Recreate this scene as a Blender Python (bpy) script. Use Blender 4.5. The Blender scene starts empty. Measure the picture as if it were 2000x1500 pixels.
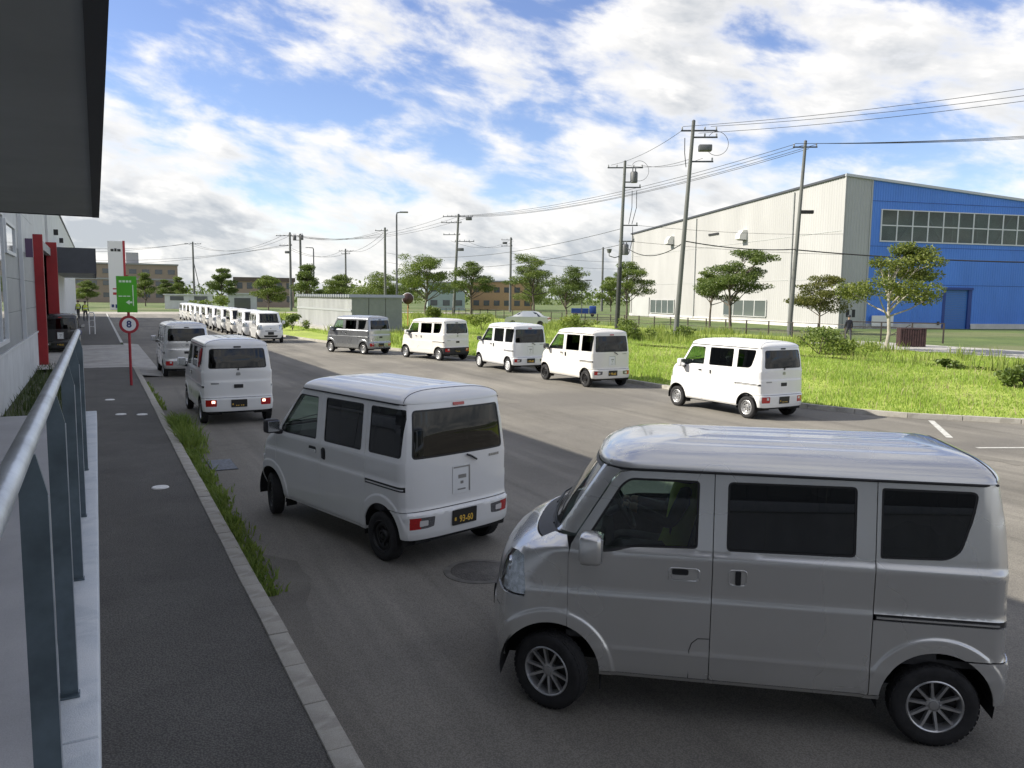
import bpy, bmesh, math, random
import numpy as np
from mathutils import Vector, Matrix, geometry
from math import sin, cos, pi, sqrt, radians, atan2
random.seed(7); np.random.seed(7)
S = bpy.context.scene
col = S.collection

# ------------------------------------------------------------------ camera
EYE = 2.78
cam_d = bpy.data.cameras.new('camera'); cam = bpy.data.objects.new('camera', cam_d); col.objects.link(cam)
cam_d.sensor_width = 36.0; cam_d.lens = 36.0 * 1550 / 2000
cam_d.clip_start = 0.05; cam_d.clip_end = 3000
cam.matrix_world = (Matrix.Translation((0, 0, EYE)) @ Matrix.Rotation(radians(-27.6), 4, 'Z')
                    @ Matrix.Rotation(radians(90 - 6.194), 4, 'X') @ Matrix.Rotation(0.012, 4, 'Z'))
S.camera = cam
S.render.engine = 'CYCLES'
S.cycles.use_denoising = True
S.cycles.max_bounces = 8
S.cycles.transparent_max_bounces = 24

# ------------------------------------------------------------------ sky, sun, exposure
SUN_EL, SUN_AZ = radians(37), radians(-64)          # azimuth from +Y towards +X
to_sun = Vector((sin(SUN_AZ) * cos(SUN_EL), cos(SUN_AZ) * cos(SUN_EL), sin(SUN_EL)))
W = bpy.data.worlds.new('World'); S.world = W; W.use_nodes = True
nt = W.node_tree; nt.nodes.clear()
def wn(t, **k):
    n = nt.nodes.new(t)
    for a, b in k.items(): setattr(n, a, b)
    return n
def wl(a, b): nt.links.new(a, b)
def wmath(op, a, b=None, c=None, clamp=False):
    n = wn('ShaderNodeMath', operation=op); n.use_clamp = clamp
    for i, v in enumerate((a, b, c)):
        if v is None: continue
        if hasattr(v, 'links'): wl(v, n.inputs[i])
        else: n.inputs[i].default_value = v
    return n.outputs[0]
def wramp(fac, p0, p1):
    n = wn('ShaderNodeMapRange'); n.interpolation_type = 'SMOOTHERSTEP'
    wl(fac, n.inputs[0]); n.inputs[1].default_value = p0; n.inputs[2].default_value = p1
    return n.outputs[0]
sky = wn('ShaderNodeTexSky', sky_type='NISHITA', sun_disc=False)
sky.sun_elevation = SUN_EL; sky.sun_rotation = SUN_AZ % (2 * pi); sky.air_density = 1.0; sky.dust_density = 0.15; sky.ozone_density = 3.5
tc = wn('ShaderNodeTexCoord')
sep = wn('ShaderNodeSeparateXYZ'); wl(tc.outputs['Generated'], sep.inputs[0])
zc = wmath('MAXIMUM', sep.outputs[2], 0.0)
az = wmath('ARCTAN2', sep.outputs[0], sep.outputs[1])
# cloud coordinates: azimuth and height, a little sheared so that the banks climb to the upper left
sh = wmath('ADD', wmath('MULTIPLY', sep.outputs[2], 2.35), wmath('MULTIPLY', az, 0.40))
cv = wn('ShaderNodeCombineXYZ')
wl(az, cv.inputs[0]); wl(sh, cv.inputs[1]); cv.inputs[2].default_value = 3.7
def wnoise(scale, detail, rough, dist, off):
    mp = wn('ShaderNodeMapping'); wl(cv.outputs[0], mp.inputs[0]); mp.inputs['Location'].default_value = off
    n = wn('ShaderNodeTexNoise'); wl(mp.outputs[0], n.inputs['Vector'])
    n.inputs['Scale'].default_value = scale; n.inputs['Detail'].default_value = detail
    n.inputs['Roughness'].default_value = rough; n.inputs['Distortion'].default_value = dist
    return n.outputs[0]
CO = CLOUD_OFF = (8.3, 0.4, 0.0)
# the deck closes up with distance, towards the horizon
far = wmath('ADD', wmath('MULTIPLY', wmath('MAXIMUM', wmath('SUBTRACT', 0.30, zc), 0.12), 0.45), wmath('MULTIPLY', wramp(zc, 0.16, 0.0), 0.12))
def cloud_density(dx, dy, detail):
    o = (CO[0] + dx, CO[1] + dy)
    big = wnoise(2.5, 2.0, 0.45, 0.2, (o[0], o[1], 0))
    mid = wnoise(8.2, detail, 0.57, 0.15, (o[0] + 4, o[1], 2))
    return wmath('ADD', wmath('ADD', wmath('MULTIPLY', big, 0.44), wmath('MULTIPLY', mid, 0.70)), far)
dens = cloud_density(0, 0, 12.0)
sunward = cloud_density(-0.030, 0.035, 5.0)        # the same field a step towards the sun
cover = wramp(dens, 0.515, 0.715)
thick = wramp(dens, 0.56, 0.84)
lit = wmath('ADD', 0.46, wmath('MULTIPLY', wmath('SUBTRACT', dens, sunward), 5.5), clamp=True)
shade = wmath('MULTIPLY', thick, wmath('SUBTRACT', 1.0, lit), clamp=True)
shade = wmath('MULTIPLY', shade, 1.35, clamp=True)
cmix = wn('ShaderNodeMix', data_type='RGBA'); wl(shade, cmix.inputs[0])
cmix.inputs[6].default_value = (1.88, 1.84, 1.78, 1); cmix.inputs[7].default_value = (0.95, 1.01, 1.09, 1)
hs = wn('ShaderNodeHueSaturation'); hs.inputs['Saturation'].default_value = 1.0; hs.inputs['Value'].default_value = 0.30; hs.inputs['Hue'].default_value = 0.515
wl(sky.outputs[0], hs.inputs['Color'])
smix = wn('ShaderNodeMix', data_type='RGBA'); wl(wmath('MULTIPLY', cover, 0.96), smix.inputs[0])
wl(hs.outputs[0], smix.inputs[6]); wl(cmix.outputs[2], smix.inputs[7])
bg = wn('ShaderNodeBackground'); bg.inputs['Strength'].default_value = 0.15
wl(smix.outputs[2], bg.inputs[0])
wo = wn('ShaderNodeOutputWorld'); wl(bg.outputs[0], wo.inputs[0])

sun_d = bpy.data.lights.new('sun', 'SUN'); sun_d.energy = 2.0; sun_d.angle = radians(0.53); sun_d.color = (1.0, 0.93, 0.82)
sun = bpy.data.objects.new('sun', sun_d); col.objects.link(sun)
sun.rotation_euler = to_sun.to_track_quat('Z', 'Y').to_euler(); sun.location = (-30, 20, 40)
S.view_settings.view_transform = 'Standard'; S.view_settings.look = 'None'
S.view_settings.exposure = 1.98; S.view_settings.gamma = 1.0

# ------------------------------------------------------------------ helpers
def tag(o, label=None, cat=None, group=None, kind=None):
    if label: o['label'] = label
    if cat: o['category'] = cat
    if group: o['group'] = group
    if kind: o['kind'] = kind
    return o
def empty(name, loc=(0, 0, 0), rz=0.0, parent=None):
    o = bpy.data.objects.new(name, None); col.objects.link(o)
    o.location = loc; o.rotation_euler = (0, 0, rz); o.empty_display_size = 0.2
    if parent: o.parent = parent
    return o
def link_mesh(name, me, mat=None, parent=None):
    o = bpy.data.objects.new(name, me); col.objects.link(o)
    if mat and not me.materials: me.materials.append(mat)
    if parent: o.parent = parent
    return o
def mk(name, v, f, mat=None, parent=None, smooth=None, loc=None, mats=None, fm=None):
    me = bpy.data.meshes.new(name); me.from_pydata([tuple(p) for p in v], [], f); me.update()
    if smooth:
        me.shade_smooth()
        me.set_sharp_from_angle(angle=radians(smooth))
    o = link_mesh(name, me, mat, parent)
    if mats:
        for m in mats: me.materials.append(m)
        me.polygons.foreach_set('material_index', fm)
    if loc: o.location = loc
    return o
class MB:
    def __init__(s): s.v = []; s.f = []
    def add(s, v, f):
        n = len(s.v); s.v += [tuple(p) for p in v]; s.f += [tuple(i + n for i in q) for q in f]; return s
    def box(s, x0, x1, y0, y1, z0, z1):
        return s.add([(x0,y0,z0),(x1,y0,z0),(x1,y1,z0),(x0,y1,z0),(x0,y0,z1),(x1,y0,z1),(x1,y1,z1),(x0,y1,z1)],
                     [(0,3,2,1),(4,5,6,7),(0,1,5,4),(1,2,6,5),(2,3,7,6),(3,0,4,7)])
    def cbox(s, x0, x1, y0, y1, z0, z1, c):      # chamfered box
        bm = bmesh.new(); bmesh.ops.create_cube(bm, size=1)
        for v in bm.verts: v.co = Vector(((x0+x1)/2 + v.co.x*(x1-x0), (y0+y1)/2 + v.co.y*(y1-y0), (z0+z1)/2 + v.co.z*(z1-z0)))
        bmesh.ops.bevel(bm, geom=list(bm.edges), offset=c, segments=2, affect='EDGES', profile=0.5)
        bm.verts.index_update()
        s.add([v.co[:] for v in bm.verts], [tuple(v.index for v in f.verts) for f in bm.faces]); bm.free(); return s
    def beam(s, p, q, w, h, up=(0, 0, 1)):
        p, q = Vector(p), Vector(q); d = (q - p).normalized(); u = Vector(up)
        a = d.cross(u)
        if a.length < 1e-4: a = d.cross(Vector((1, 0, 0)))
        a.normalize(); b = a.cross(d)
        vs = []
        for c in (p, q):
            for (i, j) in ((-1,-1),(1,-1),(1,1),(-1,1)): vs.append(c + a*(i*w/2) + b*(j*h/2))
        return s.add(vs, [(0,1,2,3),(7,6,5,4),(0,4,5,1),(1,5,6,2),(2,6,7,3),(3,7,4,0)])
    def tube(s, pts, r, n=8, cap=True):
        pts = [Vector(p) for p in pts]; R = r if isinstance(r, (list, tuple)) else [r]*len(pts)
        vs = []; u = None
        for i, p in enumerate(pts):
            d = (pts[min(i+1, len(pts)-1)] - pts[max(i-1, 0)]).normalized()
            if u is None:
                u = d.cross(Vector((0, 0, 1)))
                if u.length < 1e-3: u = d.cross(Vector((1, 0, 0)))
            u = (u - d * u.dot(d)).normalized(); w = d.cross(u)
            for k in range(n):
                t = 2*pi*k/n; vs.append(p + (u*cos(t) + w*sin(t))*R[i])
        fs = [(i*n+k, i*n+(k+1) % n, (i+1)*n+(k+1) % n, (i+1)*n+k) for i in range(len(pts)-1) for k in range(n)]
        if cap: fs += [tuple(range(n-1, -1, -1)), tuple(range((len(pts)-1)*n, len(pts)*n))]
        return s.add(vs, fs)
    def lathe(s, prof, n=24, axis='z', c=(0, 0, 0)):      # prof: (r, h)
        vs = []
        for r, h in prof:
            for k in range(n):
                t = 2*pi*k/n; a, b = r*cos(t), r*sin(t)
                p = {'z': (a, b, h), 'y': (a, h, b), 'x': (h, a, b)}[axis]
                vs.append((p[0]+c[0], p[1]+c[1], p[2]+c[2]))
        fs = [(i*n+k, i*n+(k+1) % n, (i+1)*n+(k+1) % n, (i+1)*n+k) for i in range(len(prof)-1) for k in range(n)]
        return s.add(vs, fs)
    def prism(s, poly, h0, h1, fn=None):          # extruded polygon; fn(u, v, h) -> point
        fn = fn or (lambda u, v, h: (u, v, h)); n = len(poly)
        vs = [fn(u, v, h0) for u, v in poly] + [fn(u, v, h1) for u, v in poly]
        return s.add(vs, [tuple(range(n-1, -1, -1)), tuple(range(n, 2*n))] + [(i, (i+1) % n, n+(i+1) % n, n+i) for i in range(n)])
    def build(s, name, mat=None, parent=None, smooth=None, loc=None):
        return mk(name, s.v, s.f, mat, parent, smooth, loc)
def kids(o): return [c for c in o.children]
def copy_tree(o, parent=None):
    c = o.copy(); col.objects.link(c); c.parent = parent
    for ch in list(o.children):
        if ch.name.startswith('~'): continue
        copy_tree(ch, c)
    return c

# ------------------------------------------------------------------ materials
MATS = {}
def nodes_of(name):
    m = bpy.data.materials.new(name); m.use_nodes = True; t = m.node_tree
    return m, t, t.nodes['Principled BSDF']
def mat(name, c, rough=0.6, metal=0.0, var=0.0, vs=3.0, bump=0.0, bs=60.0, coat=0.0, spec=0.5, c2=None, emit=None, stretch=None, det=5.0, trans=0.0, alpha=None):
    if name in MATS: return MATS[name]
    m, t, b = nodes_of(name)
    b.inputs['Base Color'].default_value = (*c, 1); b.inputs['Roughness'].default_value = rough
    b.inputs['Metallic'].default_value = metal; b.inputs['Specular IOR Level'].default_value = spec
    if coat: b.inputs['Coat Weight'].default_value = coat; b.inputs['Coat Roughness'].default_value = 0.04
    if emit: b.inputs['Emission Color'].default_value = (*emit[0], 1); b.inputs['Emission Strength'].default_value = emit[1]
    if var or bump or c2:
        g = t.nodes.new('ShaderNodeTexCoord'); mp = t.nodes.new('ShaderNodeMapping'); t.links.new(g.outputs['Object'], mp.inputs[0])
        if stretch: mp.inputs['Scale'].default_value = stretch
        if var or c2:
            n = t.nodes.new('ShaderNodeTexNoise'); n.inputs['Scale'].default_value = vs; n.inputs['Detail'].default_value = det; n.inputs['Roughness'].default_value = 0.62
            t.links.new(mp.outputs[0], n.inputs['Vector'])
            r = t.nodes.new('ShaderNodeValToRGB'); r.color_ramp.elements[0].position = 0.32; r.color_ramp.elements[1].position = 0.68
            lo = [x*(1-var) for x in c]; hi = list(c2) if c2 else [min(1, x*(1+var)) for x in c]
            r.color_ramp.elements[0].color = (*lo, 1); r.color_ramp.elements[1].color = (*hi, 1)
            t.links.new(n.outputs[0], r.inputs[0]); t.links.new(r.outputs[0], b.inputs['Base Color'])
        if bump:
            n2 = t.nodes.new('ShaderNodeTexNoise'); n2.inputs['Scale'].default_value = bs; n2.inputs['Detail'].default_value = 4
            t.links.new(mp.outputs[0], n2.inputs['Vector'])
            bp = t.nodes.new('ShaderNodeBump'); bp.inputs['Strength'].default_value = bump; bp.inputs['Distance'].default_value = 0.02
            t.links.new(n2.outputs[0], bp.inputs['Height']); t.links.new(bp.outputs[0], b.inputs['Normal'])
    MATS[name] = m
    return m
def glass(name, tint, refl=1.0, rough=0.01):
    m = bpy.data.materials.new(name); m.use_nodes = True; t = m.node_tree; t.nodes.clear()
    tr = t.nodes.new('ShaderNodeBsdfTransparent'); tr.inputs[0].default_value = (*tint, 1)
    gl = t.nodes.new('ShaderNodeBsdfGlossy'); gl.inputs['Roughness'].default_value = rough; gl.inputs[0].default_value = (refl, refl, refl, 1)
    lw = t.nodes.new('ShaderNodeLayerWeight'); lw.inputs[0].default_value = 0.5
    pw = t.nodes.new('ShaderNodeMath'); pw.operation = 'POWER'; t.links.new(lw.outputs['Facing'], pw.inputs[0]); pw.inputs[1].default_value = 4.5
    ma = t.nodes.new('ShaderNodeMath'); ma.operation = 'MULTIPLY_ADD'; t.links.new(pw.outputs[0], ma.inputs[0]); ma.inputs[1].default_value = 0.93; ma.inputs[2].default_value = 0.042
    mx = t.nodes.new('ShaderNodeMixShader'); t.links.new(ma.outputs[0], mx.inputs[0]); t.links.new(tr.outputs[0], mx.inputs[1]); t.links.new(gl.outputs[0], mx.inputs[2])
    o = t.nodes.new('ShaderNodeOutputMaterial'); t.links.new(mx.outputs[0], o.inputs[0]); MATS[name] = m
    return m
def paint(name, c, metal, rough, flake=0.0):
    m, t, b = nodes_of(name)
    b.inputs['Metallic'].default_value = metal; b.inputs['Coat Weight'].default_value = 0.9; b.inputs['Coat Roughness'].default_value = 0.06
    g = t.nodes.new('ShaderNodeTexCoord')
    n = t.nodes.new('ShaderNodeTexNoise'); n.inputs['Scale'].default_value = 1.6; n.inputs['Detail'].default_value = 2; n.inputs['Roughness'].default_value = 0.5
    t.links.new(g.outputs['Object'], n.inputs['Vector'])
    mr = t.nodes.new('ShaderNodeMapRange'); mr.interpolation_type = 'SMOOTHSTEP'; mr.inputs[1].default_value = 0.2; mr.inputs[2].default_value = 0.8; mr.inputs[3].default_value = rough - 0.03; mr.inputs[4].default_value = rough + 0.05
    t.links.new(n.outputs[0], mr.inputs[0]); t.links.new(mr.outputs[0], b.inputs['Roughness'])
    n3 = t.nodes.new('ShaderNodeTexNoise'); n3.inputs['Scale'].default_value = 3.0; n3.inputs['Detail'].default_value = 3; n3.inputs['Roughness'].default_value = 0.5
    t.links.new(g.outputs['Object'], n3.inputs['Vector'])
    m1 = t.nodes.new('ShaderNodeMapRange'); m1.interpolation_type = 'SMOOTHSTEP'; m1.inputs[1].default_value = 0.2; m1.inputs[2].default_value = 0.85; m1.inputs[3].default_value = 0.0; m1.inputs[4].default_value = 0.14
    t.links.new(n3.outputs[0], m1.inputs[0])
    mx = t.nodes.new('ShaderNodeMix'); mx.data_type = 'RGBA'; t.links.new(m1.outputs[0], mx.inputs[0])
    mx.inputs[6].default_value = (*c, 1); mx.inputs[7].default_value = (c[0]*0.7+0.05, c[1]*0.68+0.045, c[2]*0.62+0.035, 1)
    t.links.new(mx.outputs[2], b.inputs['Base Color'])
    MATS[name] = m
    return m
PAINTS = dict(silver=paint('silver_paint', (0.62, 0.62, 0.605), 0.68, 0.25), white=paint('white_paint', (0.74, 0.745, 0.735), 0.0, 0.34),
              pearl=paint('pearl_paint', (0.70, 0.71, 0.72), 0.05, 0.32), black=paint('black_paint', (0.012, 0.012, 0.014), 0.0, 0.25),
              grey=paint('grey_paint', (0.36, 0.375, 0.39), 0.8, 0.28), ivory=paint('ivory_paint', (0.70, 0.685, 0.645), 0.0, 0.36))
G_DARK = glass('privacy_glass', (0.022, 0.025, 0.025)); G_FRONT = glass('cab_glass', (0.62, 0.74, 0.66)); G_CLEAR = glass('lamp_cover', (0.93, 0.95, 0.96))
G_PALE = glass('pale_glass', (0.42, 0.52, 0.47))
G_MID = glass('tinted_glass', (0.12, 0.14, 0.135))
TRIM = mat('black_trim', (0.018, 0.018, 0.02), 0.55, var=0.3, vs=20)
RUBBER = mat('tyre_rubber', (0.016, 0.016, 0.017), 0.85, var=0.35, vs=12, bump=0.15, bs=80)
SEAL = mat('window_seal', (0.010, 0.010, 0.011), 0.5)
INTER = mat('interior_plastic', (0.045, 0.045, 0.048), 0.7, var=0.2, vs=30)
SEATM = mat('seat_fabric', (0.06, 0.06, 0.065), 0.9, var=0.25, vs=40)
UNDER = mat('underbody_black', (0.012, 0.012, 0.012), 0.9, var=0.3, vs=15)
CHROME = mat('bright_metal', (0.72, 0.73, 0.74), 0.16, 1.0)
ALLOY = mat('wheel_alloy', (0.52, 0.525, 0.53), 0.3, 0.85, var=0.15, vs=15)
STEELW = mat('wheel_steel', (0.42, 0.425, 0.43), 0.42, 0.75, var=0.2, vs=12)
CAPW = mat('wheel_cap_white', (0.62, 0.63, 0.64), 0.4, 0.2, var=0.1)
BLACKW = mat('wheel_black', (0.02, 0.02, 0.021), 0.4, 0.3)
LRED = mat('tail_lamp_red', (0.40, 0.010, 0.012), 0.18, coat=1.0, var=0.25, vs=60)
LDARK = mat('tail_lamp_smoked', (0.10, 0.10, 0.105), 0.15, coat=1.0, var=0.4, vs=60)
LCLEAR = mat('reversing_lens', (0.62, 0.60, 0.58), 0.15, coat=1.0)
LON = mat('lit_tail_lamp', (0.9, 0.5, 0.35), 0.3, emit=((1.0, 0.55, 0.38), 1.2))
PLATE = mat('plate_black', (0.014, 0.014, 0.013), 0.45)
PLATEY = mat('plate_yellow', (0.70, 0.44, 0.06), 0.5)
PLATEW = mat('plate_white', (0.75, 0.75, 0.72), 0.5)
EMBL = mat('emblem_metal', (0.33, 0.34, 0.35), 0.28, 0.9)
STICK = mat('pale_sticker', (0.70, 0.71, 0.70), 0.5)
# ------------------------------------------------------------------ kei vans: panels cut in flat outline and wrapped on the body surface
def rpoly(pts, r, n=4):
    out = []; N = len(pts); R = r if isinstance(r, (list, tuple)) else [r]*N
    for i in range(N):
        p, a, b = Vector(pts[i]), Vector(pts[i-1]), Vector(pts[(i+1) % N])
        u, w = (a-p), (b-p); rr = min(R[i], u.length*0.45, w.length*0.45)
        if rr < 1e-4: out.append(tuple(p)); continue
        p0, p1 = p + u.normalized()*rr, p + w.normalized()*rr
        for k in range(n+1):
            t = k/n; q = p0*(1-t)**2 + p*2*t*(1-t) + p1*t*t; out.append(tuple(q))
    return out
def dens(poly, step):
    out = []
    for i, p in enumerate(poly):
        q = poly[(i+1) % len(poly)]; L = math.dist(p, q); n = max(1, int(math.ceil(L/step)))
        for k in range(n): out.append((p[0]+(q[0]-p[0])*k/n, p[1]+(q[1]-p[1])*k/n))
    return out
def inside(P, poly):
    x, y = P[:, 0], P[:, 1]; r = np.zeros(len(P), bool); a = np.array(poly); b = np.roll(a, -1, 0)
    for (x0, y0), (x1, y1) in zip(a, b):
        if y0 == y1: continue
        c = ((y0 > y) != (y1 > y)); r ^= c & (x < (x1-x0)*(y-y0)/(y1-y0)+x0)
    return r
def edge_dist(P, poly):
    d = np.full(len(P), 1e9); a = np.array(poly); b = np.roll(a, -1, 0)
    for p, q in zip(a, b):
        e = q-p; L = e@e
        if L < 1e-12: continue
        t = np.clip(((P-p)@e)/L, 0, 1); d = np.minimum(d, np.hypot(*(P-(p+t[:, None]*e)).T))
    return d
def panel(mb, poly, fn, holes=(), grid=0.05, rows=(), lip=0.014, off=0.0, step=0.03, extra=None):
    """fn(u, v, depth) -> 3D; depth goes into the body"""
    loops = [dens(poly, step)] + [dens(h, step) for h in holes]
    pts = []; edges = []
    for L in loops:
        n0 = len(pts); pts += L; edges += [(n0+i, n0+(i+1) % len(L)) for i in range(len(L))]
    A = np.array(loops[0]); u0, v0 = A.min(0); u1, v1 = A.max(0)
    us = np.arange(u0+grid*0.37, u1, grid); vsx = sorted(set(list(np.arange(v0+grid*0.41, v1, grid)) + [r for r in rows if v0 < r < v1]))
    G = np.array([(a, b) for b in vsx for a in us]) if len(us) and len(vsx) else np.zeros((0, 2))
    if extra is not None:
        G = np.vstack([G[np.min(np.hypot(G[:, None, 0]-extra[None, :, 0], G[:, None, 1]-extra[None, :, 1]), 1) > 0.018], extra]) if len(G) else extra
    if len(G):
        k = inside(G, loops[0])
        for h in loops[1:]: k &= ~inside(G, h)
        G = G[k]
        for L in loops:
            if len(G): G = G[edge_dist(G, L) > (0.009 if extra is not None else grid*0.3)]
        pts = pts + [tuple(g) for g in G]
    V, _, F, _, _, _ = geometry.delaunay_2d_cdt([Vector(p) for p in pts], edges, [], 0, 1e-6)
    V = np.array([v[:] for v in V]); F = np.array([f for f in F if len(f) == 3])
    C = V[F].mean(1); k = inside(C, loops[0])
    for h in loops[1:]: k &= ~inside(C, h)
    F = F[k]
    P3 = [fn(u, v, off) for u, v in V]
    f0 = F[len(F)//2]; a_, b_, c_ = (Vector(P3[i]) for i in f0); mu, mv = V[f0].mean(0)
    if (b_-a_).cross(c_-a_).dot(Vector(fn(mu, mv, off-.02))-Vector(fn(mu, mv, off))) < 0: F = F[:, ::-1]
    mb.add(P3, [tuple(f) for f in F])
    if lip:
        for L in loops:
            n = len(L); vs = [fn(u, v, off) for u, v in L] + [fn(u, v, off+lip) for u, v in L]
            mb.add(vs, [(i, (i+1) % n, n+(i+1) % n, n+i) for i in range(n)])
def ring(mb, outer, width, fn, off):
    """flat rubber strip just inside an outline"""
    c = np.mean(np.array(outer), 0); n = len(outer); inner = []
    for i in range(n):
        p, a, b = Vector(outer[i]), Vector(outer[i-1]), Vector(outer[(i+1) % n]); t = (b-a)
        if t.length < 1e-6: inner.append(tuple(p)); continue
        t.normalize(); nn = Vector((-t.y, t.x))
        if nn.dot(Vector(c)-p) < 0: nn = -nn
        inner.append(tuple(p + nn*width))
    vs = [fn(u, v, off) for u, v in outer] + [fn(u, v, off) for u, v in inner]
    mb.add(vs, [(i, (i+1) % n, n+(i+1) % n, n+i) for i in range(n)])

class Shape:
    def __init__(s, d):
        def f(pts, sm=0.008):
            a = np.array(pts); zz = np.linspace(0.1, 2.0, 951); y = np.interp(zz, a[:, 0], a[:, 1])
            k = int(sm/0.002)*2+1; yp = np.pad(y, k//2, mode='edge'); y = np.convolve(yp, np.ones(k)/k, 'valid')
            return lambda z: float(np.interp(z, zz, y))
        s.w = f(d['w'], 0.006); s.xf = f(d['xf'], 0.03); s.af = f(d['af']); s.xr = f(d['xr'], 0.012); s.ar = d['ar']; s.nf = d['nf']; s.nr = d['nr']
        s.wheels = d['wheels']; s.ysf, s.ysr = d['ysf'], d['ysr']
    def splitf(s, z): return s.xf(z)-s.af(z)*(1-(1-s.ysf**s.nf)**(1/s.nf))
    def splitr(s, z): return s.xr(z)+s.ar*(1-(1-s.ysr**s.nr)**(1/s.nr))
    def side(s, sg):
        def fn(x, z, d=0.0):
            w = s.w(z); xs = s.xf(z)-s.af(z); xr = s.xr(z)+s.ar
            if x > xs: t = min((x-xs)/s.af(z), 0.9995); y = w*(1-t**s.nf)**(1/s.nf)
            elif x < xr: t = min((xr-x)/s.ar, 0.9995); y = w*(1-t**s.nr)**(1/s.nr)
            else: y = w
            for (cx, cz, r) in s.wheels:
                q = math.hypot(x-cx, z-cz)
                if q < r+0.10: e = min(1, max(0, (r+0.10-q)/0.022)); y += 0.011*e*e*(3-2*e)
            return (x, sg*(y-d), z)
        return fn
    def front(s):
        def fn(y, z, d=0.0):
            w = s.w(z); t = min(abs(y)/w, 0.9995); x = s.xf(z)-s.af(z)+s.af(z)*(1-t**s.nf)**(1/s.nf)
            return (x-d, y, z - (d*0.6 if z > 1.0 else 0))
        return fn
    def rear(s):
        def fn(y, z, d=0.0):
            w = s.w(z); t = min(abs(y)/w, 0.9995); x = s.xr(z)+s.ar-s.ar*(1-t**s.nr)**(1/s.nr)
            return (x+d, y, z)
        return fn
def arc(cx, cz, r, a0, a1, n=18): return [(cx+r*cos(radians(a0+(a1-a0)*i/n)), cz+r*sin(radians(a0+(a1-a0)*i/n))) for i in range(n+1)]

EV = dict(wb=2.43, ysf=0.80, ysr=0.93, nf=2.5, nr=3.2, ar=0.165, R=0.275,
  w=[(.2,.69),(.28,.700),(.30,.716),(.34,.722),(.455,.7315),(.468,.7345),(.485,.7295),(.80,.7365),(.842,.7385),(.858,.7285),(.90,.7300),(1.09,.7350),(1.125,.7380),(1.145,.7300),(1.165,.7180),(1.20,.7150),(1.66,.662),(1.70,.655),(2,.6)],
  xf=[(.2,2.84),(.28,2.87),(.36,2.893),(.50,2.91),(.62,2.908),(.66,2.898),(.75,2.888),(.90,2.862),(1.00,2.825),(1.06,2.775),(1.11,2.71),(1.155,2.61),(1.19,2.51),(1.215,2.470),(1.25,2.450),(1.68,2.165),(1.72,2.13),(2,2.0)],
  af=[(.2,.34),(1.0,.34),(1.2,.30),(1.7,.28)],
  xr=[(.2,-.43),(.28,-.462),(.34,-.476),(.55,-.487),(.572,-.484),(.588,-.462),(.62,-.456),(.90,-.452),(.935,-.450),(.95,-.444),(1.15,-.445),(1.4,-.425),(1.68,-.378),(1.72,-.365),(2,-.3)],
  gz=1.682, roofH=0.152, spine=(0.10, 1.30),
  arch=0.335, door_f=2.316, door_b=1.385, slide_b=0.398, sill=0.300,
  pillar=[(2.300,1.165),(2.265,1.225),(2.035,1.595),(1.985,1.648),(1.90,1.668)],
  win1=rpoly([(1.478,1.618),(1.482,1.180),(1.90,1.166),(2.05,1.126),(2.185,1.126),(2.212,1.195),(1.985,1.572),(1.925,1.618)], [.03,.03,.05,.05,.03,.03,.06,.04]),
  win2=rpoly([(.515,1.628),(.515,1.186),(1.302,1.176),(1.302,1.620)], .035),
  win3=rpoly([(.372,1.630),(.372,1.192),(-.015,1.203),(-.095,1.255),(-.165,1.48),(-.19,1.632)], [.02,.02,.09,.09,.06,.05]),
  rail=(.385,-.385,.797,.842), handle1=(1.46,1.665,.965,1.055), handle2=(1.165,1.285,.955,1.065),
  lamp_f=(2.600,.775,1.052,.47), rwin=rpoly([(-.605,1.205),(.605,1.205),(.565,1.63),(-.565,1.63)], .06),
  tl=(.455,.688,.40,.545), plate_z=(.375,.540), crease_r=0.95, mirror=(2.085,2.235,1.085,1.285), belt=1.17, headlift=1.10)
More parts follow.
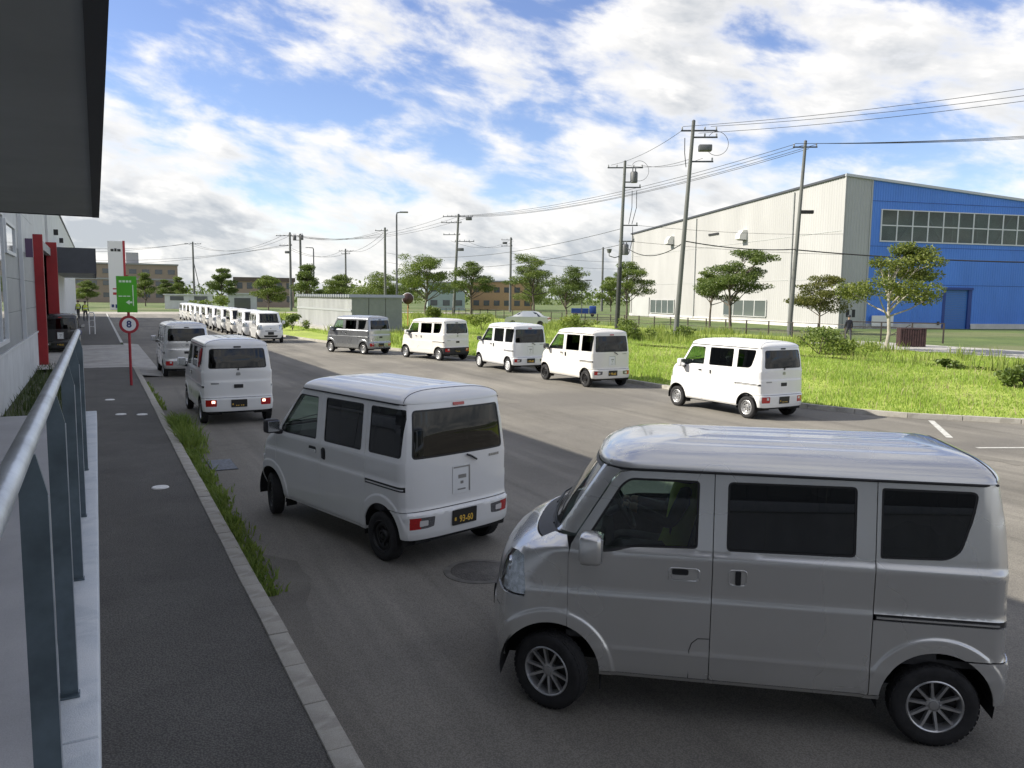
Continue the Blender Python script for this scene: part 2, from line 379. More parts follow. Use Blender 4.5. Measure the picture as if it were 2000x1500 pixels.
HJ = dict(EV); HJ.update(wb=2.45,
  w=[(.2,.69),(.28,.705),(.32,.722),(.45,.730),(.60,.734),(.835,.7375),(.855,.7365),(.868,.7290),(.90,.7300),(1.05,.7340),(1.085,.7345),(1.115,.7250),(1.15,.7200),(1.64,.672),(1.70,.665),(2,.6)],
  xf=[(.2,2.86),(.28,2.885),(.36,2.90),(.50,2.915),(.62,2.908),(.75,2.895),(.88,2.860),(.97,2.79),(1.03,2.70),(1.075,2.60),(1.105,2.52),(1.13,2.475),(1.17,2.445),(1.62,1.975),(1.70,1.895),(2,1.7)],
  af=[(.2,.34),(1.0,.34),(1.15,.30),(1.7,.28)],
  xr=[(.2,-.43),(.28,-.462),(.34,-.478),(.545,-.487),(.562,-.484),(.580,-.450),(.62,-.440),(.95,-.436),(1.15,-.432),(1.4,-.412),(1.68,-.372),(1.72,-.36),(2,-.3)],
  gz=1.690, roofH=0.138, spine=(0.08, 1.20),
  door_f=2.30, door_b=1.245, slide_b=0.312,
  pillar=[(2.285,1.09),(2.24,1.145),(1.865,1.565),(1.80,1.635),(1.70,1.672)],
  win1=rpoly([(1.330,1.612),(1.332,1.118),(2.05,1.105),(2.165,1.120),(2.165,1.16),(1.815,1.55),(1.745,1.612)], [.03,.03,.05,.03,.03,.05,.04]),
  win2=rpoly([(.392,1.630),(.392,1.125),(1.165,1.118),(1.165,1.622)], .035),
  win3=rpoly([(.255,1.630),(.255,1.130),(-.325,1.138),(-.325,1.635)], .04),
  rail=(.30,-.40,.792,.846), handle1=(1.315,1.485,.955,1.03), handle2=(1.115,1.195,.905,1.045),
  lamp_f=(2.58,.74,1.00,.45), rwin=rpoly([(-.625,1.125),(.625,1.125),(.585,1.625),(-.585,1.625)], .05),
  tl=(.385,.690,.405,.520), plate_z=(.375,.540), crease_r=None, mirror=(2.10,2.23,1.10,1.27), belt=1.11, headlift=1.05)

PAINTED = set()      # names of meshes that take the van's colour
def van_prototype(style, D):
    root = empty('van_prototype')
    sh = Shape(dict(D, wheels=[(0, .285, D['arch']), (D['wb'], .285, D['arch'])]))
    F, R = sh.front(), sh.rear(); wb = D['wb']; gz = D['gz']; g = 0.0028; ar = D['arch']
    rows = [r[0] for r in D['w']]
    EX = np.array([(cx+(ar+q)*cos(radians(t)), .285+(ar+q)*sin(radians(t))) for cx in (0, wb) for q in (.03, .066, .077, .083, .089, .095, .101, .112) for t in range(-4, 186, 4)])
    base = PAINTS['white']
    def out(mb, name, parent=root, m=base, smooth=38):
        o = mb.build(name, m, parent, smooth)
        if m is base: PAINTED.add(o.data.name)
        return o
    def zl(a, b, st=0.03):
        n = max(2, int(abs(b-a)/st)); return [a+(b-a)*i/n for i in range(n+1)]
    lf = D['lamp_f']; pil = D['pillar']; ztop = gz-0.010
    trim = MB()
    for sg in (1, -1):
        Sd = sh.side(sg)
        # front fender with the lamp notch
        P = [(sh.splitf(z), z) for z in zl(.325, lf[1]-.004)]
        P += [(lf[0]+.01, lf[1]+.004), (lf[0], lf[1]+.04), (lf[0]+.022, lf[2])]
        P += [(sh.splitf(z), z) for z in zl(lf[2]+.004, D['headlift']+.095)]
        P += [(pil[1][0]+.07, pil[1][1]-.02), (pil[0][0]+.012, pil[0][1]-.03), (D['door_f']+g, pil[0][1]-.08)]
        a0 = math.degrees(math.acos(max(-1, min(1, (D['door_f']+g-wb)/ar))))
        P += arc(wb, .285, ar, a0, 7)
        m = MB(); panel(m, P, Sd, rows=rows, grid=.04, extra=EX); out(m, 'front_fender')
        # windscreen pillar, side face
        zs = zl(pil[1][1]-.005, ztop-.004)
        P = [(sh.splitf(z), z) for z in zs] + [(pil[4][0]-.25, ztop-.002), (pil[4][0]-.25, pil[4][1]+.006), (pil[4][0], pil[4][1]+.006)]
        P += [(pil[3][0]+.007, pil[3][1]+.005), (pil[2][0]+.009, pil[2][1]+.004), (pil[1][0]+.009, pil[1][1]+.003)]
        m = MB(); panel(m, P, Sd, grid=.04); out(m, 'windscreen_pillar')
        # front door
        P = [(D['door_b']+g, D['sill']+.004)] + [(wb-sqrt(max(0, ar*ar-(z-.285)**2)), z) for z in [D['sill']+.004]]
        a1 = math.degrees(math.acos(max(-1, min(1, (D['door_f']-wb)/ar))))
        P += arc(wb, .285, ar, 180-3, a1, 14)
        P += [(D['door_f'], pil[0][1]-.08)] + pil + [(D['door_b']+g, pil[4][1]+.001)]
        m = MB(); panel(m, P, Sd, [D['win1']], rows=rows, grid=.045, extra=EX); door = out(m, 'front_door')
        m = MB(); panel(m, D['win1'], Sd, lip=0, off=.012, grid=.08); m.build('window', G_FRONT, door)
        m = MB(); ring(m, D['win1'], .016, Sd, .006); m.build('window_seal', SEAL, door)
        # sliding door
        x0, x1 = D['slide_b']+g, D['door_b']-g
        P = rpoly([(x0, D['sill']+.004), (x1, D['sill']+.004), (x1, pil[4][1]+.001), (x0, pil[4][1]+.004)], .012, 2)
        m = MB(); panel(m, P, Sd, [D['win2']], rows=rows, grid=.045); sdoor = out(m, 'sliding_door')
        m = MB(); panel(m, D['win2'], Sd, lip=0, off=.010, grid=.1); m.build('window', G_DARK, sdoor)
        m = MB(); ring(m, D['win2'], .014, Sd, .006); m.build('window_seal', SEAL, sdoor)
        # rear quarter
        rl = D['rail']; z0b = .580
        railp = [(rl[0], rl[2]), (rl[0], rl[3]), (rl[1], rl[3]), (rl[1], rl[2])]
        xg = lambda z: sh.splitr(z)+.003
        P = [(D['slide_b']-g, pil[4][1]+.004), (D['slide_b']-g, rl[3])] + [(rl[1], rl[3]), (rl[1], rl[2]), (D['slide_b']-g, rl[2])]
        P += [(D['slide_b']-g, D['sill']+.004)]
        P += arc(0, .285, ar, 4, math.degrees(math.asin((z0b-.285)/ar)) if (z0b-.285) < ar else 90, 10)[0:]
        P = P[:-1]
        aa = math.degrees(math.asin(min(1, (z0b+.004-.285)/ar)))
        P += arc(0, .285, ar, aa, 180-aa, 8)
        P += [(xg(z), z) for z in zl(z0b+.004, pil[4][1]+.004)]
        m = MB(); panel(m, P, Sd, [D['win3']], rows=rows, grid=.045, extra=EX); quarter = out(m, 'rear_quarter')
        m = MB(); panel(m, D['win3'], Sd, lip=0, off=.006, grid=.1); m.build('window', G_DARK, quarter)
        m = MB(); ring(m, D['win3'], .014, Sd, .004); m.build('window_seal', SEAL, quarter)
        m = MB(); panel(m, [(rl[0]-.004, rl[2]-.004), (rl[0]-.004, rl[3]+.004), (rl[1]-.02, rl[3]+.004), (rl[1]-.02, rl[2]-.004)], Sd, lip=0, off=.013, grid=.08); m.build('rail_slot', TRIM, quarter, 40)
        m = MB(); zz = (rl[2]+rl[3])/2
        panel(m, [(rl[0]-.01, zz-.009), (rl[0]-.01, zz+.002), (rl[1]+.05, zz+.002), (rl[1]+.05, zz-.009)], Sd, lip=.012, off=.003, grid=.08); o = out(m, 'sliding_rail', quarter)
        # sill
        P = [(ar-.005, D['sill']-.028), (ar-.005, D['sill']-.001), (wb-ar+.002, D['sill']-.001), (wb-ar+.002, D['sill']-.028)]
        m = MB(); panel(m, P, Sd, grid=.06, rows=rows, lip=.05); out(m, 'sill')
        # roof side rail above the doors
        P = [(pil[4][0]-.253, pil[4][1]+.006), (pil[4][0]-.253, ztop), (xg(ztop), ztop), (xg(pil[4][1]+.008), pil[4][1]+.008)]
        m = MB(); panel(m, P, Sd, grid=.06); out(m, 'roof_rail')
        # handles: dished surround, dark pocket, lever
        for (h, par, vert) in ((D['handle1'], door, False), (D['handle2'], sdoor, True)):
            P = rpoly([(h[0], h[2]), (h[1], h[2]), (h[1], h[3]), (h[0], h[3])], .03, 5); m = MB()
            if style == 'every':
                vs = []; n = len(P); cx, cz = (h[0]+h[1])/2, (h[2]+h[3])/2
                for sc, dp in ((1.0, -.0005), (.95, -.007), (.86, -.006), (.80, .004)):
                    vs += [Sd(cx+(u-cx)*sc, cz+(v-cz)*(sc if not vert else sc), dp) for u, v in P]
                m.add(vs, [(k*n+i, k*n+(i+1) % n, (k+1)*n+(i+1) % n, (k+1)*n+i) for k in range(3) for i in range(n)] + [tuple(3*n+i for i in range(n))])
                hd = out(m, 'door_handle', par)
                m = MB()
                if not vert:
                    P2 = rpoly([(h[0]+.075, h[3]-.046), (h[1]-.025, h[3]-.046), (h[1]-.025, h[3]-.010), (h[0]+.075, h[3]-.010)], .012, 3)
                    panel(m, P2, Sd, lip=0, off=-.0055, grid=.2); m.build('pocket', SEAL, hd)
                    m = MB(); P3 = rpoly([(h[0]+.075, h[2]+.012), (h[1]-.022, h[2]+.012), (h[1]-.022, h[3]-.048), (h[0]+.075, h[3]-.048)], .012, 3); panel(m, P3, Sd, lip=.01, off=-.012, grid=.2); out(m, 'lever', hd)
                else:
                    P2 = rpoly([(cx-.018, h[2]+.010), (cx+.016, h[2]+.010), (cx+.016, h[3]-.008), (cx-.018, h[3]-.008)], .008, 3)
                    panel(m, P2, Sd, lip=.012, off=-.014, grid=.2); m.build('lever', SEAL, hd)
            else:
                panel(m, P, Sd, lip=0, off=-.001, grid=.2)
                hd = m.build('door_handle', SEAL, par, 40)
                m = MB()
                if not vert: panel(m, rpoly([(h[0]+.01, h[2]+.005), (h[1]-.01, h[2]+.005), (h[1]-.01, h[3]-.034), (h[0]+.01, h[3]-.034)], .01, 3), Sd, lip=.014, off=-.016, grid=.2); out(m, 'lever', hd)
                else: panel(m, rpoly([(h[0]+.014, h[2]+.014), (h[1]-.014, h[2]+.014), (h[1]-.014, h[3]-.014), (h[0]+.014, h[3]-.014)], .01, 3), Sd, lip=.014, off=-.016, grid=.2); m.build('lever', TRIM, hd, 40)
        if sg > 0 and style == 'every':     # fuel lid outline
            m = MB(); m.tube([Sd(1.515, .305, -.0005), Sd(1.515, .50, -.0005), Sd(1.500, .55, -.0005), Sd(1.462, .585, -.0005), Sd(1.390, .588, -.0005)], .003, 5); m.build('fuel_lid_gap', SEAL, door)
        # mirror
        q = D['mirror']; y0, y1 = .765*sg, .945*sg
        m = MB(); m.cbox(q[0], q[1], min(y0, y1), max(y0, y1), q[2], q[3], .035)
        mo = m.build('mirror', base if style == 'every' else TRIM, door, 50)
        if style == 'every': PAINTED.add(mo.data.name)
        m = MB(); m.cbox(q[0]-.004, q[0]+.006, min(y0, y1)+.018, max(y0, y1)-.018, q[2]+.02, q[3]-.02, .003); m.build('mirror_glass', CHROME, mo)
        m = MB(); m.cbox(q[0]+.02, q[1]-.01, min(.70*sg, .80*sg), max(.70*sg, .80*sg), q[2]-.022, q[2]+.03, .012); m.build('mirror_stalk', TRIM, mo)
        # head lamp: bowl, bulb ring, clear cover
        P = [(lf[0]+.012, lf[1]+.006), (lf[0]+.003, lf[1]+.042), (lf[0]+.024, lf[2]-.004)] + [(sh.splitf(z), z) for z in zl(lf[2]-.002, lf[1]+.004)]
        Pf = [(sg*lf[3], lf[1]+.03), (sg*(lf[3]+.015), lf[2]-.02)] + [(sg*sh.ysf*sh.w(z), z) for z in zl(lf[2]-.002, lf[1]+.004)]
        m = MB(); panel(m, P, Sd, lip=0, off=.001, grid=.05); panel(m, Pf, F, lip=0, off=.001, grid=.05); hl = m.build('headlamp', G_CLEAR, root, 60)
        m = MB(); panel(m, P, Sd, lip=.02, off=.035, grid=.05); panel(m, Pf, F, lip=.02, off=.035, grid=.05); m.build('lamp_bowl', LAMPB, hl, 60)
        m = MB(); zc_ = lf[1]*.42+lf[2]*.58; xc = F(.545, zc_)[0]-.075
        m.lathe([(.045, 0), (.05, .03), (.062, .045), (.062, .03), (.05, .02)], 16, 'x', (xc, sg*.53, zc_)); m.build('lamp_ring', CHROME, hl, 40)
        # inner wheel housings
        for cx in (0, wb):
            m = MB(); a = [(cx+(ar+.012)*cos(radians(t)), .285+(ar+.012)*sin(radians(t))) for t in range(-12, 193, 12)]; n = len(a)
            m.add([(x, sg*.715, z) for x, z in a] + [(x, sg*.34, z) for x, z in a], [(i, i+1, n+i+1, n+i) for i in range(n-1)] + [tuple(range(n, 2*n))])
            m.build('wheel_housing', UNDER, root)
        # door lining, seen through the cab glass
        m = MB(); P = [(.0, .55), (wb-.25, .55), (wb-.14, D['belt']-.02), (.0, D['belt']-.01)]
        panel(m, P, Sd, lip=0, off=.05, grid=.3); m.build('door_lining', INTER, door)
        m = MB(); m.cbox(1.05 if style == 'every' else .95, 1.35 if style == 'every' else 1.22, min(sg*.60, sg*.635), max(sg*.60, sg*.635), .6, 1.66, .01); m.build('pillar_lining', INTER, root)
    # ---- nose, windscreen
    Y = lambda z, k=1.0: sh.ysf*sh.w(z)*k
    hz = D['headlift']+.095
    L = [(Y(z), z) for z in zl(.665, lf[1]-.004)] + [(lf[3]-.006, lf[1]+.026), (lf[3]+.010, lf[2]-.015)] + [(Y(z), z) for z in zl(lf[2]+.004, hz-.040, .02)]
    m = MB(); panel(m, L + [(-y, z) for y, z in reversed(L)], F, grid=.04); nose = out(m, 'nose_panel')
    m = MB(); L = [(Y(z), z) for z in zl(hz-.036, hz+.012, .012)]; panel(m, L + [(-y, z) for y, z in reversed(L)], F, grid=.035, off=.004); m.build('cowl', TRIM, root, 40)
    L = [(Y(z)-.032, z) for z in zl(hz+.015, ztop-.006)]; wpoly = rpoly(L[:1] + L[-1:] + [(-L[-1][0], L[-1][1]), (-L[0][0], L[0][1])], .05)
    m = MB(); panel(m, wpoly, F, grid=.06, lip=0, off=.008); ws = m.build('windscreen', G_FRONT, root, 60)
    m = MB(); ring(m, dens(wpoly, .03), .022, F, .005); m.build('window_seal', SEAL, ws)
    for sg in (1, -1):
        L = [(sg*(Y(z)+.001), z) for z in zl(hz+.013, ztop-.004)] + [(sg*(Y(z)-.034), z) for z in zl(ztop-.004, hz+.013)]
        m = MB(); panel(m, L, F, grid=.05); out(m, 'windscreen_pillar')
    m = MB()
    for (ya, yb, za, zb) in ((.45, -.10, hz+.02, hz+.10), (-.12, -.58, hz+.02, hz+.07)):
        m.tube([F(ya, za, -.012), F((ya+yb)/2, (za+zb)/2, -.018), F(yb, zb, -.012)], .007, 5)
    m.build('wiper', SEAL, ws)
    # front bumper with intake
    L = [(Y(z), z) for z in zl(.29, .655)]; intake = rpoly([(-.36, .335), (.36, .335), (.40, .455), (-.40, .455)], .03)
    m = MB(); panel(m, L + [(-y, z) for y, z in reversed(L)], F, [intake], grid=.05); fb = out(m, 'front_bumper')
    m = MB(); panel(m, [(-.42, .32), (.42, .32), (.42, .47), (-.42, .47)], F, lip=0, off=.03, grid=.1); m.build('grille', TRIM, fb)
    m = MB(); panel(m, [(-.165, .49), (.165, .49), (.165, .65), (-.165, .65)], F, lip=.01, off=-.02, grid=.1); m.build('number_plate', PLATE, fb)
    m = MB(); panel(m, rpoly([(-.30, .69), (.30, .69), (.34, .73), (-.34, .73)], .015), F, lip=0, off=-.002, grid=.1); m.build('upper_grille', TRIM, nose, 40)
    m = MB(); m.lathe([(.0, .004), (.035, .004), (.045, 0)], 16, 'x', (F(0, .84)[0], 0, .84)); m.build('emblem', EMBL, nose)
    # ---- tail
    Yr = lambda z: sh.ysr*sh.w(z)
    L = [(Yr(z), z) for z in zl(.587, gz-.002)]
    m = MB(); panel(m, L + [(-y, z) for y, z in reversed(L)], R, [D['rwin']], grid=.05, rows=[r[0] for r in D['xr']]); tg = out(m, 'tailgate')
    m = MB(); panel(m, D['rwin'], R, lip=0, off=.006, grid=.08); m.build('window', G_DARK, tg, 40)
    m = MB(); ring(m, dens(D['rwin'], .04), .02, R, .004); m.build('window_seal', SEAL, tg)
    wz = D['rwin'][0][1] if False else (1.205 if style == 'every' else 1.125)
    m = MB()
    if style == 'every': m.tube([R(0, wz-.02, -.02), R(-.02, wz+.02, -.03), R(-.30, wz+.045, -.012)], .007, 5); m.lathe([(0, -.02), (.018, -.02), (.02, 0)], 10, 'x', R(0, wz-.02))
    else: m.tube([R(-.06, wz-.015, -.022), R(-.13, wz-.045, -.03), R(-.20, wz-.085, -.02)], .011, 5)
    m.build('wiper', SEAL, tg)
    if style == 'every':
        m = MB(); panel(m, rpoly([(-.095, .785), (.095, .785), (.095, .865), (-.095, .865)], .012), R, lip=.01, off=-.008, grid=.1); m.build('tailgate_handle', SEAL, tg)
        m = MB(); panel(m, rpoly([(-.05, 1.055), (.05, 1.055), (.04, 1.12), (-.04, 1.12)], .02), R, lip=.004, off=-.006, grid=.1); m.build('emblem', EMBL, tg)
        m = MB(); panel(m, rpoly([(.40, .875), (.56, .875), (.56, .905), (.40, .905)], .004), R, lip=.003, off=-.004, grid=.1); m.build('lettering', EMBL, tg)
    else:
        m = MB(); panel(m, rpoly([(-.125, .70), (.125, .70), (.125, 1.0), (-.125, 1.0)], .006), R, lip=.004, off=-.006, grid=.1); nt_ = m.build('notice', STICK, tg)
        for (a, b, c_, d_) in ((-.115, -.095, .71, .99), (-.095, .115, .975, .99), (-.06, .05, .86, .90), (-.05, .06, .735, .75), (-.02, .02, .80, .83)):
            m = MB(); panel(m, [(a, c_), (b, c_), (b, d_), (a, d_)], R, lip=0, off=-.0075, grid=.2); m.build('print', EMBL, nt_)
        m = MB()
        for i, (a, b) in enumerate(((-.56, -.53), (-.52, -.505), (-.495, -.47), (-.46, -.435), (-.425, -.40))):
            panel(m, [(a, 1.045), (b, 1.045), (b, 1.072), (a, 1.072)], R, lip=.003, off=-.005, grid=.2)
        m.build('lettering', EMBL, tg)
    m = MB(); zs_ = gz-.018 if style == 'every' else gz-.03
    panel(m, rpoly([(-.075, zs_-.016), (.075, zs_-.016), (.075, zs_+.016), (-.075, zs_+.016)], .008), R, lip=.02, off=-.012, grid=.1); m.build('stop_lamp', TRIM if style == 'every' else LRED, tg)
    # rear bumper
    tl = D['tl']; L = [(Yr(z), z) for z in zl(.29, .578)]
    lamps = [rpoly([(s*tl[0], tl[2]), (s*tl[1], tl[2]), (s*tl[1], tl[3]), (s*tl[0], tl[3])], .02) for s in (1, -1)]
    if style == 'hijet': lamps = [rpoly([(s*(tl[0]+.012), tl[2]+.012), (s*(tl[0]+.10), tl[2]), (s*tl[1], tl[2]), (s*tl[1], tl[3]+.01), (s*tl[0], tl[3])], .014) for s in (1, -1)]
    m = MB(); panel(m, L + [(-y, z) for y, z in reversed(L)], R, lamps, grid=.05, rows=[.35, .55, .565])
    for sg in (1, -1):
        aa = math.degrees(math.asin((.574-.285)/ar))
        P = arc(0, .285, ar, 180-aa, 176, 8) + [(sh.splitr(z), z) for z in zl(.30, .576)]
        P = arc(0, .285, ar, 180-aa, 177, 8) + [(sh.splitr(z), z) for z in zl(.295, .576)]
        panel(m, P, sh.side(sg), grid=.05, rows=[.35, .55, .565], extra=EX)
    rb = out(m, 'rear_bumper')
    for k, (s, lp) in enumerate(zip((1, -1), lamps)):
        lo, hi = (tl[0], tl[1])
        cut = lo+(hi-lo)*(.42 if style == 'every' else .55)
        def clip(poly, inner):
            ca = lambda y: (abs(y) <= cut) == inner
            pts = []
            for i, p in enumerate(poly):
                q = poly[(i+1) % len(poly)]
                if ca(p[0]): pts.append(p)
                if ca(p[0]) != ca(q[0]):
                    t = (s*cut-p[0])/(q[0]-p[0]); pts.append((s*cut, p[1]+t*(q[1]-p[1])))
            return pts
        m = MB(); panel(m, clip(lp, False), R, lip=0, off=.002, grid=.05); lamp = m.build('tail_lamp', LRED, rb, 50)
        m = MB(); panel(m, clip(lp, True), R, lip=0, off=.0022, grid=.05); m.build('lens', LRED if style == 'every' else LDARK, lamp, 50)
        if style == 'every':
            m = MB(); y0 = s*(lo+.035); panel(m, rpoly([(y0, tl[3]-.075), (y0+s*.065, tl[3]-.075), (y0+s*.065, tl[3]-.02), (y0, tl[3]-.02)], .01), R, lip=0, off=-.001, grid=.1); m.build('reversing_lamp', LCLEAR, lamp, 50)
        else:
            m = MB(); y0 = s*(lo+.085); panel(m, rpoly([(y0, tl[2]+.03), (y0+s*.10, tl[2]+.025), (y0+s*.10, tl[3]-.025), (y0, tl[3]-.03)], .01), R, lip=0, off=-.001, grid=.1); m.build('reversing_lamp', LCLEAR, lamp, 50)
    pz = D['plate_z']; m = MB(); panel(m, rpoly([(-.165, pz[0]), (.165, pz[0]), (.165, pz[1]), (-.165, pz[1])], .008), R, lip=.012, off=-.016, grid=.2)
    pl = m.build('number_plate', PLATE, rb)
    if style == 'hijet':
        txt = '93-60'
        fc = bpy.data.curves.new('plate_number', 'FONT'); fc.body = txt; fc.size = .100; fc.align_x = 'CENTER'; fc.extrude = .001; fc.offset = .0018; fc.resolution_u = 3
        tmp = bpy.data.objects.new('text_source', fc); col.objects.link(tmp); bpy.context.view_layer.update()
        tme = bpy.data.meshes.new_from_object(tmp.evaluated_get(bpy.context.evaluated_depsgraph_get())); bpy.data.objects.remove(tmp); tme.materials.clear()
        fo = link_mesh('plate_number', tme, PLATEY, pl)
        fo.matrix_local = Matrix.Translation((R(0, pz[0]+.03)[0]-.0185, -.018, pz[0]+.028)) @ Matrix.Rotation(radians(-90), 4, 'Z') @ Matrix.Rotation(radians(90), 4, 'X') @ Matrix.Diagonal((.82, 1, 1, 1))
    else:       # number too small to read in the picture: plain yellow strokes
        x_ = R(0, pz[0])[0]-.0175
        for y_ in (.055, .015, -.045, -.085): m = MB(); m.box(x_-.001, x_+.003, y_-.013, y_+.013, pz[0]+.03, pz[0]+.095); m.build('plate_print', PLATEY, pl)
    xx = R(0, pz[0])[0]-.018
    for (a, b) in ((-.075, -.03), (-.02, .02), (.03, .055), (.06, .085)):
        m = MB(); m.box(xx-.002, xx+.003, -b, -a, pz[1]-.035, pz[1]-.015); m.build('plate_print', PLATEY, pl)
    m = MB(); m.box(xx-.002, xx+.003, .118, .142, pz[0]+.05, pz[0]+.085); m.build('plate_print', PLATEY, pl)
    # ---- roof: rings drawn in from the gutter line
    zg = gz; w0 = sh.w(zg)+.004; n1 = 22; O = []
    xs, af = sh.xf(zg)-sh.af(zg), sh.af(zg)+.004
    for i in range(n1+1):
        t = (pi/2)*(1-i/n1); O.append((xs+af*abs(sin(t))**(2/sh.nf), w0*abs(cos(t))**(2/sh.nf) if i else 0.0))
    xr = sh.xr(zg)+sh.ar
    O += [(xs+(xr-xs)*i/34, w0) for i in range(1, 34)]
    for i in range(n1+1):
        t = (pi/2)*i/n1; O.append((xr-(sh.ar+.004)*abs(sin(t))**(2/sh.nr), w0*abs(cos(t))**(2/sh.nr) if i < n1 else 0.0))
    full = O + [(x, -y) for x, y in reversed(O[1:-1])]; n = len(full); K = 40; vs = []
    for k in range(K+1):
        s_ = (k/K)**1.15
        for (x, y) in full:
            sx = min(max(x, D['spine'][0]), D['spine'][1]); px, py = x+(sx-x)*s_, y*(1-s_)
            z = zg+D['roofH']*(1-(1-s_)**3.3)**0.52
            if 0.28 < s_ < 0.97:
                u_ = (s_-.28)/.69; e_ = min(1, u_*9, (1-u_)*9)
                inx = min(1, max(0, (px+.10)/.15), max(0, (1.75-px)/.2)); ff = 1 if abs(y) > w0*.98 else .0
                z += .0060*e_*inx*ff*cos(2*pi*u_*2.5)
            vs.append((px, py, z))
    fs = [(k*n+i, k*n+(i+1) % n, (k+1)*n+(i+1) % n, (k+1)*n+i) for k in range(K) for i in range(n)]
    fs = [tuple(reversed(q)) for q in fs]
    lipv = len(vs); vs += [(x*1.0, y*.992, zg-.006) for x, y in full]; fs += [(i, (i+1) % n, lipv+(i+1) % n, lipv+i) for i in range(n)]
    ro = mk('roof', vs, fs, base, root, 50); PAINTED.add(ro.data.name)
    m = MB()
    for sg in (1, -1):
        Sd = sh.side(sg); m.tube([Sd(sh.splitf(zg-.012)-.01+(sh.splitr(zg)-sh.splitf(zg)+.01)*i/24, zg-.010, -.004) for i in range(25)], .008, 6)
    m.build('gutter', SEAL, ro, 60)
    # joint between roof and tailgate, lying in the roof skin
    from mathutils.bvhtree import BVHTree
    bv = BVHTree.FromPolygons([Vector(v) for v in vs], fs); pts = []
    for i in range(41):
        y = w0*.992*sin(radians(-90+180*i/40)); xj = sh.splitr(zg)+.012+.095*(1-abs(y/w0)**3)
        hit = bv.ray_cast(Vector((xj, y, 3)), Vector((0, 0, -1)))[0]
        if hit: pts.append(hit+Vector((0, 0, .0005)))
    m = MB(); m.tube(pts, .0042, 6); m.build('tailgate_joint', SEAL, ro)
    # headliner and floor, dash, seats
    m = MB(); m.add([(x*.97+.02, y*.94, zg-.05) for x, y in full], [tuple(range(n))]); m.build('headliner', INTER, root)
    m = MB(); m.box(-.40, wb-.10, -.66, .66, .50, .545); m.build('floor', INTER, root)
    m = MB(); b0 = D['belt']; m.prism([(wb-.42, .62), (wb-.06, .60), (wb+.02, b0-.06), (wb-.02, b0+.01), (wb-.20, b0+.035), (wb-.30, b0-.02), (wb-.34, b0-.14)], -.64, .64, lambda u, v, h: (u, h, v)); m.build('dashboard', INTER, root, 30)
    m = MB(); m.box(.43, wb-.42, -.62, .62, .24, .46); m.box(-.36, .40, -.30, .30, .24, .44); m.tube([(0, -.62, .275), (0, .62, .275)], .045, 8); m.box(wb-.40, wb+.30, -.32, .32, .22, .42); m.box(-.42, -.36, -.60, .60, .25, .42); m.build('underbody', UNDER, root)
    xs0 = 1.52 if style == 'every' else 1.45
    for sg in (1, -1):
        m = MB(); m.cbox(xs0-.05, xs0+.42, sg*.33-.24, sg*.33+.24, .60, .80, .05); st = m.build('seat', SEATM, root, 50)
        m = MB(); m.cbox(-.06, .06, -.24, .24, 0, .58, .05); bk = m.build('backrest', SEATM, st, 50); bk.matrix_local = Matrix.Translation((xs0-.04, sg*.33, .76)) @ Matrix.Rotation(radians(-14), 4, 'Y')
        m = MB(); m.cbox(-.045, .045, -.13, .13, .60, .78, .04); hr = m.build('headrest', SEATM, st, 50); hr.matrix_local = bk.matrix_local.copy()
    m = MB(); c = Vector((wb-.44, -.33, b0+.0)); tilt = Matrix.Rotation(radians(-62), 3, 'Y')
    m.tube([c + tilt @ Vector((.185*cos(2*pi*i/28), .185*sin(2*pi*i/28), 0)) for i in range(29)], .016, 8, cap=False)
    for a in (0, 110, 250): m.beam(c, c + tilt @ Vector((.18*cos(radians(a)), .18*sin(radians(a)), 0)), .03, .02)
    m.tube([c, c + tilt @ Vector((0, 0, -.28))], .03, 8); m.build('steering_wheel', TRIM, root, 50)
    m = MB(); m.cbox(wb-.31, wb-.29, -.12, .12, gz-.16, gz-.10, .006); m.build('room_mirror', TRIM, root)
    # mudguards
    for sg in (1, -1):
        m = MB(); m.box(wb-.345, wb-.335, min(sg*.56, sg*.70), max(sg*.56, sg*.70), .16, .31); m.build('mudguard', UNDER, root)
    # ---- wheels
    for cx in (0, wb):
        for sg in (1, -1):
            wh = empty('wheel', (cx, sg*.672, .265), 0 if sg > 0 else pi, root); wh.scale = (.957, 1, .957)
            o = link_mesh('tyre', TYRE, RUBBER, wh); o = link_mesh('rim', RIMS['steel'], None, wh)
    return root
LAMPB = mat('lamp_reflector', (0.62, 0.64, 0.66), 0.22, 0.9, var=0.3, vs=25)
